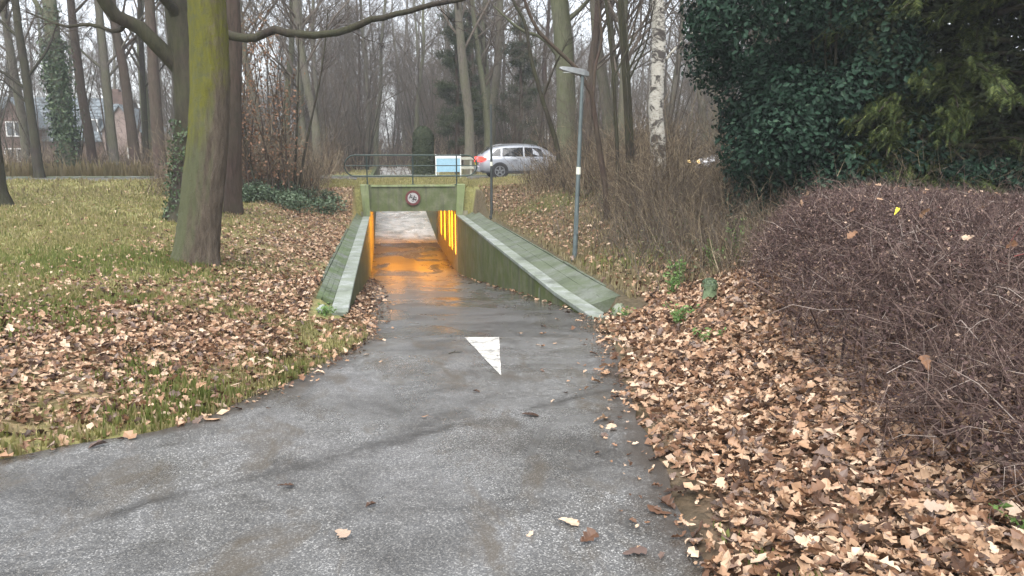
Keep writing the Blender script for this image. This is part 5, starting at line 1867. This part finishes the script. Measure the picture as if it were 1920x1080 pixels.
# evergreen ground cover by the left bank
gc = thing('ground_cover', 'low bluish green evergreen bushes at the foot of the beech', 'shrub', (-4.6, 25.9, float(ground(-4.6, 25.9))))
b = np.array(gc.location)
m = Mesh(); tm = Mesh()
for j in range(60):
    cx, cy = r.uniform(-6.4, -2.7), r.uniform(25.2, 28.6)
    if cx > -3.6 and cy < 26.3: continue
    g = float(ground(cx, cy))
    rad = r.uniform(.22, .42)
    n = 300
    d = unit(r.normal(size=(n, 3)))
    pos = np.array([cx, cy, g + rad * .55]) + d * rad * [1.2, 1, .85] * r.uniform(.6, 1.1, (n, 1))
    pos = pos[pos[:, 2] > g]
    scatter(m, LEAF4[0], LEAF4[1], pos - b, rot_from(unit(r.normal(0, .6, pos.shape) + [0, 0, .7]), r.uniform(0, 6.3, len(pos))), r.uniform(.06, .11, len(pos)))
    for q in range(3):
        tm.tube([np.array([cx, cy, g - .03]) - b, np.array([cx + r.normal(0, .1), cy, g + rad]) - b], [.01, .004], 4, False)
m.obj('foliage', M['cover'], gc); tag(tm.obj('stem', M['twig_dark'], gc), kind='stuff')

# weeds
def weed(x, y, h, label, n=9, wd=.06):
    z = float(top_z(np.array([x]), np.array([y]))[0])
    t = thing('leafy_weed', label, 'plant', (x, y, z), group='green weeds on the right bank')
    m, l = Mesh(), Mesh()
    for s in range(n):
        tip = np.array([r.normal(0, .12), r.normal(0, .1), h * r.uniform(.6, 1)])
        P = np.array([[tip[0] * .2, tip[1] * .2, -.02], tip * [.5, .5, .55], tip])
        m.tube(P, [.005, .004, .002], 5, False)
        k = 16
        X, D = along(P, r.uniform(.2, 1, k))
        scatter(l, LEAF4[0], LEAF4[1], X + r.normal(0, .03, X.shape), rot_from(unit(r.normal(0, .6, X.shape) + [0, -.2, .9]), r.uniform(0, 6.3, k)), wd * r.uniform(.6, 1.4, k))
    m.obj('stem', M['weed'], t); l.obj('foliage', M['weed'], t)


weed(3.35, 11.2, .5, 'tall bright green weed in the brush beyond the paved strip')
weed(3.0, 10.6, .34, 'smaller green weed left of the tall bright one', 6)
weed(2.15, 8.1, .25, 'low spreading green weed in the leaves below the stump', 8, .05)
weed(4.5, 11.6, .8, 'pale green leafy shoot rising behind the left end of the hedge', 7)
weed(4.0, 11.4, .55, 'light green weed between the brush and the hedge end', 6)
weed(1.98, 9.75, .16, 'small grass green weed against the wall end stone', 7, .04)
weed(-2.0, 11.2, .16, 'small fresh green weed at the near end of the brick strip', 7, .045)
weed(2.0, 7.0, .16, 'tiny light green weed among the leaves at the path edge', 5, .04)
weed(1.62, 2.62, .10, 'dark green rosette among the leaves at the bottom right', 5, .05)

# lichen stone and stump at the wall end
def rock(name, label, cat, loc, size, mat, seed, rz=0):
    r = np.random.default_rng(seed)
    k, n = 14, 9
    V, f = [], []
    for i in range(n):
        th = PI * i / (n - 1)
        for j in range(k):
            ph = 2 * PI * j / k
            v = np.array([math.sin(th) * math.cos(ph), math.sin(th) * math.sin(ph), math.cos(th)])
            q = 1 + .16 * math.sin(v[0] * 4 + seed) * math.cos(v[1] * 5 + v[2] * 3) + r.normal(0, .10) * (0 < i < n - 1)
            V.append(v * q * np.array(size))
    for i in range(n - 1):
        for j in range(k):
            f.append((i * k + j, (i + 1) * k + j, (i + 1) * k + (j + 1) % k, i * k + (j + 1) % k))
    o = Mesh().add(V, f).obj(name, mat, smooth=True)
    o.location = loc
    o.rotation_euler.z = rz
    return tag(o, label, cat)


rock('stone', 'pale lichen covered stone at the near end of the right wall', 'stone', (2.02, 9.95, float(ground(2.02, 9.95)) + .05), (.10, .085, .14), M['stone'], 3)
rock('white_stone', 'small whitish stone at the near end of the left wall', 'stone', (-2.02, 11.35, float(ground(-2.02, 11.35)) + .05), (.09, .09, .07), M['coping'], 5)
st = thing('tree_stump', 'short moss green stump in the leaves before the hedge', 'stump', (2.78, 8.75, float(ground(2.78, 8.75))))
m = Mesh()
m.tube([(0, 0, -.05), (0, 0, .1), (.01, 0, .22), (.01, 0, .27)], [.10, .085, .08, .07], 14, True, 0, 1 + r.normal(0, .05, (4, 14)))
m.obj('trunk', M['stump'], st, True)
m = Mesh()
n = 220
d = unit(r.normal(size=(n, 3)) + [0, 0, .6])
scatter(m, LEAF4[0], LEAF4[1], np.array([0, 0, .2]) + d * [.10, .10, .10], rot_from(d, r.uniform(0, 6.3, n)), r.uniform(.02, .045, n))
m.obj('moss', M['cover'], st)

# a dead branch on the lawn edge and twig by the triangle
for x, y, L_, a, lb in ((-.42, 7.55, .16, .3, 'short dark twig lying left of the painted triangle'), (-3.4, 24.6, 1.3, 1.3, 'dead branch lying on the leafy slope by the brick strip')):
    m = Mesh()
    P = np.array([[-L_ / 2, 0, .012], [-L_ * .1, L_ * .06, .02], [L_ * .25, 0, .015], [L_ / 2, L_ * .08, .012]])
    m.tube(P, [.004 + L_ * .008, .004 + L_ * .006, .003 + L_ * .005, .002], 6)
    m.tube([P[1], P[1] + [L_ * .2, L_ * .2, .01]], [.003 + L_ * .003, .001], 5)
    o = m.obj('twig', M['bark_dark'], None, True)
    o.location = (x, y, float(top_z(np.array([x]), np.array([y]))[0]))
    o.rotation_euler.z = a
    tag(o, lb, 'twig')

# ------------------------------------------------------------------ houses
def window(t, x0, x1, z0, z1, y, cross=True):
    f = Mesh()
    fr = .09
    f.box(x0, x1, y - .06, y + .05, z0, z0 + fr); f.box(x0, x1, y - .06, y + .05, z1 - fr, z1)
    f.box(x0, x0 + fr, y - .06, y + .05, z0 + fr + .001, z1 - fr - .001); f.box(x1 - fr, x1, y - .06, y + .05, z0 + fr + .001, z1 - fr - .001)
    if cross:
        xm = (x0 + x1) / 2
        f.box(xm - .04, xm + .04, y - .05, y + .04, z0 + fr + .001, z1 - fr - .001)
    w_ = f.obj('window', M['win_white'], t)
    Mesh().box(x0 + fr + .002, x1 - fr - .002, y - .01, y + .02, z0 + fr + .002, z1 - fr - .002).obj('pane', M['win_glass'], w_)


h1 = thing('brick_house', 'long brick house with grey tiled roof and a brick gable', 'house', (-34, 76, .6))
Mesh().box(-4, 9.6, 0, 8, -.4, 2.62).obj('wall', M['brick'], h1)
def gable_roof(x0, x1, y0, y1, ze, zr, th=.14, ov=.35):
    ym = (y0 + y1) / 2
    poly = [(y0 - ov, ze - ov * (zr - ze) / (ym - y0)), (ym, zr), (y1 + ov, ze - ov * (zr - ze) / (ym - y0)), (y1 + ov, ze - ov * (zr - ze) / (ym - y0) - th), (ym, zr - th), (y0 - ov, ze - ov * (zr - ze) / (ym - y0) - th)]
    return Mesh().prism([(a, b_) for a, b_ in poly], (x0, x1), 'x')
rf = gable_roof(-4.2, 9.8, 0, 8, 2.66, 6.3).obj('roof', M['roof'], h1)
m = Mesh()
for k_, z in enumerate(np.arange(2.5, 6.2, .33)):
    y_ = (z - 2.66) / (6.3 - 2.66) * 4
    m.box(-4.2, 9.8, y_ - .03, y_ + .06, z + .0, z + .05)
m.obj('tile_course', M['roof'], rf)
Mesh().box(7.9, 8.6, 3.4, 4.2, 5.6, 7.1).obj('chimney', M['brick'], rf)
m = Mesh()
m.prism([(-.6, -.4), (3.0, -.4), (3.0, 3.4), (1.2, 5.7), (-.6, 3.4)], (-1.2, .0), 'y')
gab = m.obj('gable', M['brick'], h1)
m = Mesh()
m.prism([(1.2, 5.72), (1.2, 5.9), (-.9, 3.35), (-.75, 3.2)], (-1.4, 2.5), 'y')
m.prism([(1.2, 5.72), (3.15, 3.2), (3.3, 3.35), (1.2, 5.9)], (-1.4, 2.5), 'y')
m.obj('gable_roof', M['roof'], h1)
window(h1, .6, 2.0, 2.6, 3.9, -1.23)
window(h1, .3, 2.3, .4, 1.6, -1.23)
window(h1, 6.4, 7.5, 2.9, 4.2, .55)
Mesh().box(6.3, 7.6, .58, 2.6, 2.8, 4.3).obj('dormer', M['roof'], h1)
window(h1, 8.2, 9.2, 2.75, 3.4, .2, False)
window(h1, 4.2, 5.8, .5, 1.9, -.03)
h2_ = thing('pink_house', 'pinkish brick house whose gable end rises behind the trees', 'house', (-24.4, 75, .6))
m = Mesh()
m.prism([(-1.3, -.4), (1.9, -.4), (1.9, 3.2), (.3, 5.3), (-1.3, 3.2)], (0, 9), 'y')
m.obj('wall', M['brick_pink'], h2_)
m = Mesh()
m.prism([(.3, 5.32), (.3, 5.48), (-1.55, 3.08), (-1.4, 2.98)], (-.2, 9.2), 'y')
m.prism([(.3, 5.32), (2.0, 2.98), (2.15, 3.08), (.3, 5.48)], (-.2, 9.2), 'y')
rf = m.obj('roof', M['roof'], h2_)
Mesh().box(0, .6, 1.0, 1.7, 5.0, 6.6).obj('chimney', M['brick'], rf)
window(h2_, .7, 1.5, .6, 1.7, -.03)

# clipped column and pines
cy = thing('columnar_cypress', 'clipped dark green columnar evergreen standing behind the railing', 'shrub', (1.21, 46.0, .5))
r = np.random.default_rng(81)
n = 15000
z = r.uniform(.05, 2.75, n)
a = r.uniform(0, 6.28, n)
rad = .60 * np.sqrt(np.clip(1 - (np.maximum(z - 2.0, 0) / .78) ** 2, 0, 1)) * (1 + .05 * np.sin(a * 5 + z * 4)) * r.uniform(.86, 1.03, n)
pos = np.column_stack([np.cos(a) * rad, np.sin(a) * rad, z])
nr = unit(np.column_stack([np.cos(a), np.sin(a), .6 + 0 * a]) + r.normal(0, .5, (n, 3)))
m = Mesh()
scatter(m, LEAF2[0], LEAF2[1], pos, rot_from(nr, r.uniform(0, 6.3, n)), r.uniform(.08, .15, n))
m.obj('foliage', M['pine'], cy)
Mesh().tube([(0, 0, -.1), (0, 0, 2.3)], [.09, .03], 8).obj('trunk', M['bark_dark'], cy, True)


def pine(loc, H, rad, label, seed, z0=.15):
    r = np.random.default_rng(seed)
    t = thing('pine_tree', label, 'tree', loc)
    m = Mesh(); f = Mesh()
    m.tube([(0, 0, -.1), (.1, 0, H * .5), (0, 0, H)], [.16, .11, .03], 9)
    for j in range(46):
        z = H * (z0 + (1 - z0) * r.uniform(0, 1))
        a = r.uniform(0, 6.28)
        ln = rad * (1.15 - .8 * z / H) * r.uniform(.5, 1.15)
        v = np.array([math.cos(a), math.sin(a), .12])
        P = np.array([[0, 0, z], v * ln * .5 + [0, 0, z], v * ln + [0, 0, z + .1]])
        m.tube(P, [.03, .02, .008], 5)
        n = 150
        X, D = along(P, r.uniform(.3, 1, n) ** .7)
        X = X + r.normal(0, .17, (n, 3)) * [1, 1, .6]
        cones(f, X, X + unit(r.normal(size=(n, 3)) + [0, 0, .3]) * r.uniform(.15, .34, n)[:, None], .022)
    m.obj('trunk', M['bark_red'], t, True); f.obj('crown', M['pine'], t)


pine((3.2, 46.5, .5), 9.0, 1.9, 'dark bushy pine standing above the silver car', 91)
pine((7.6, 50, .5), 9.5, 1.8, 'second dark pine right of the one above the car', 92)
pine((4.8, 54, .5), 10.5, 2.0, 'hazy pine between and behind the two nearer pines', 93)

# ------------------------------------------------------------------ the wood behind the road
r = np.random.default_rng(101)
tall = [proto_tree(200 + k, 19 + k, .24 + .02 * k, 17, .22 + .04 * (k % 3), .32, (6, 5, 4), ('bark_far', 'bark_red', 'bark_dark', 'bark_green', 'bark_far')[k], .18, .022) for k in range(5)]
small = [proto_shrubtree(300 + k, 7.5, 3 + k % 3, (7, 6, 5), ('bark_red', 'bark_far', 'bark_dark')[k % 3], .35, .012) for k in range(4)]
placed = []
def free(x, y, d):
    for a, b_ in placed:
        if (a - x) ** 2 + (b_ - y) ** 2 < d * d: return False
    placed.append((x, y))
    return True
def wood(n, xa, xb, ya, yb, pr, name, label, grp, d, s0, s1, cond, cat='tree'):
    c = 0
    for _ in range(n * 30):
        if c >= n: break
        x, y = r.uniform(xa, xb), r.uniform(ya, yb)
        P = np.array([[x, y, 2.0]])
        u, v, dd = project(P)
        if not (-260 < u[0] < 2150) or not cond(x, y, u[0]): continue
        if 12 < y < 38 and .385 < (x + 1.085) / y < .475: continue
        if not free(x, y, d): continue
        plant_tree(name, pr[r.integers(len(pr))], (x, y, float(ground(x, y)) - .02), r.uniform(s0, s1), r.uniform(0, 6.28), label, cat, grp)
        c += 1
wood(13, -40, -4, 44, 60, tall, 'bare_tree', 'tall bare tree between the lawn and the houses on the left', 'bare trees before the houses', 2.2, .8, 1.1, lambda x, y, u: 330 < u < 600 or (u < 330 and y < 56 and r.uniform() < .12))
wood(20, -8, 12, 62, 95, tall, 'bare_tree', 'tall bare tree in the hazy wood behind the railing', 'bare trees behind the railing', 2.4, .7, 1.05, lambda x, y, u: 430 < u < 1000 and (abs(x) > 1.6 or y > 88))
wood(26, 3, 40, 43, 75, tall, 'bare_tree', 'tall bare tree in the wood behind the silver car', 'bare trees behind the car', 2.0, .75, 1.1, lambda x, y, u: u > 830 and abs(x) > 3)
wood(12, 5, 20, 24, 33, tall, 'bare_tree', 'bare tree on the right bank before the road', 'bare trees on the right bank', 1.6, .55, .8, lambda x, y, u: 1090 < u < 1500 and not 1200 < u < 1265)
wood(60, -60, 70, 95, 150, tall, 'far_tree', 'distant bare tree fading into the wood', 'distant bare trees', 2.6, .8, 1.15, lambda x, y, u: True)
wood(26, -40, -3, 44, 70, small, 'bushy_tree', 'small many stemmed bare tree at the edge of the lawn', 'bushy bare trees on the left', 1.5, .6, 1.1, lambda x, y, u: u < 700 and (u > 340 or r.uniform() < .12), 'small tree')
wood(48, -9, 14, 56, 88, small, 'bushy_tree', 'small many stemmed bare tree behind the railing', 'bushy bare trees behind the railing', 1.4, .9, 1.5, lambda x, y, u: 480 < u < 1050 and abs(x) > 2, 'small tree')
wood(44, 4, 46, 42, 66, small, 'bushy_tree', 'small many stemmed bare tree behind the silver car', 'bushy bare trees behind the car', 1.4, .7, 1.2, lambda x, y, u: u > 880, 'small tree')
wood(24, 4.2, 22, 17, 33, small, 'bushy_tree', 'small many stemmed bare tree in the brush of the right bank', 'bushy bare trees on the right bank', 1.1, .5, .85, lambda x, y, u: u > 1080 and (x > 5.5), 'small tree')
wood(110, -50, 60, 85, 135, small, 'far_bushy_tree', 'distant small bare tree fading into the wood', 'distant small bare trees', 1.8, 1.1, 1.7, lambda x, y, u: True, 'small tree')

wood(16, -7, 7, 88, 125, small, 'far_bushy_tree', 'distant small bare tree fading into the wood', 'distant small bare trees', 1.5, 1.3, 2.0, lambda x, y, u: 600 < u < 860, 'small tree')
wood(8, -6, 6, 95, 135, tall, 'far_tree', 'distant bare tree fading into the wood', 'distant bare trees', 1.8, .8, 1.1, lambda x, y, u: 620 < u < 840)
brush('undergrowth', spots(r, 3000, -14, 14, 88, 120), r, 3.6, .04, 5, fine=False)

wood(5, -40, -12, 47, 70, small, 'bushy_tree', 'tall many stemmed bare tree whose twigs cross the grey roof', 'bushy bare trees before the houses', 1.6, 1.2, 1.7, lambda x, y, u: u < 335, 'small tree')
wood(8, -60, -18, 84, 120, tall, 'far_tree', 'distant bare tree rising behind the houses', 'bare trees behind the houses', 2.5, .9, 1.1, lambda x, y, u: u < 335)

wood(70, -45, 55, 66, 112, small, 'far_bushy_tree', 'distant small bare tree fading into the wood', 'distant small bare trees', 1.5, 1.2, 1.9, lambda x, y, u: u > 345 and abs(x) > 2, 'small tree')
wood(40, -60, 70, 85, 150, tall, 'far_tree', 'distant bare tree fading into the wood', 'distant bare trees', 2.0, .8, 1.1, lambda x, y, u: u > 345 and abs(x) > 2.5)

# ------------------------------------------------------------------ damp air that greys the far wood
hz = NT('haze')
hz.t.links.remove(hz.out.inputs[0].links[0])
pv = hz.n('VolumePrincipled')
pv.inputs['Color'].default_value = (.9, .93, .97, 1)
pv.inputs['Density'].default_value = .0013
pv.inputs['Anisotropy'].default_value = .2
hz.t.links.new(pv.outputs[0], hz.out.inputs['Volume'])
o = Mesh().box(-420, 420, -70, 720, -5.0, 34).obj('haze', hz.mat)
tag(o, kind='stuff')
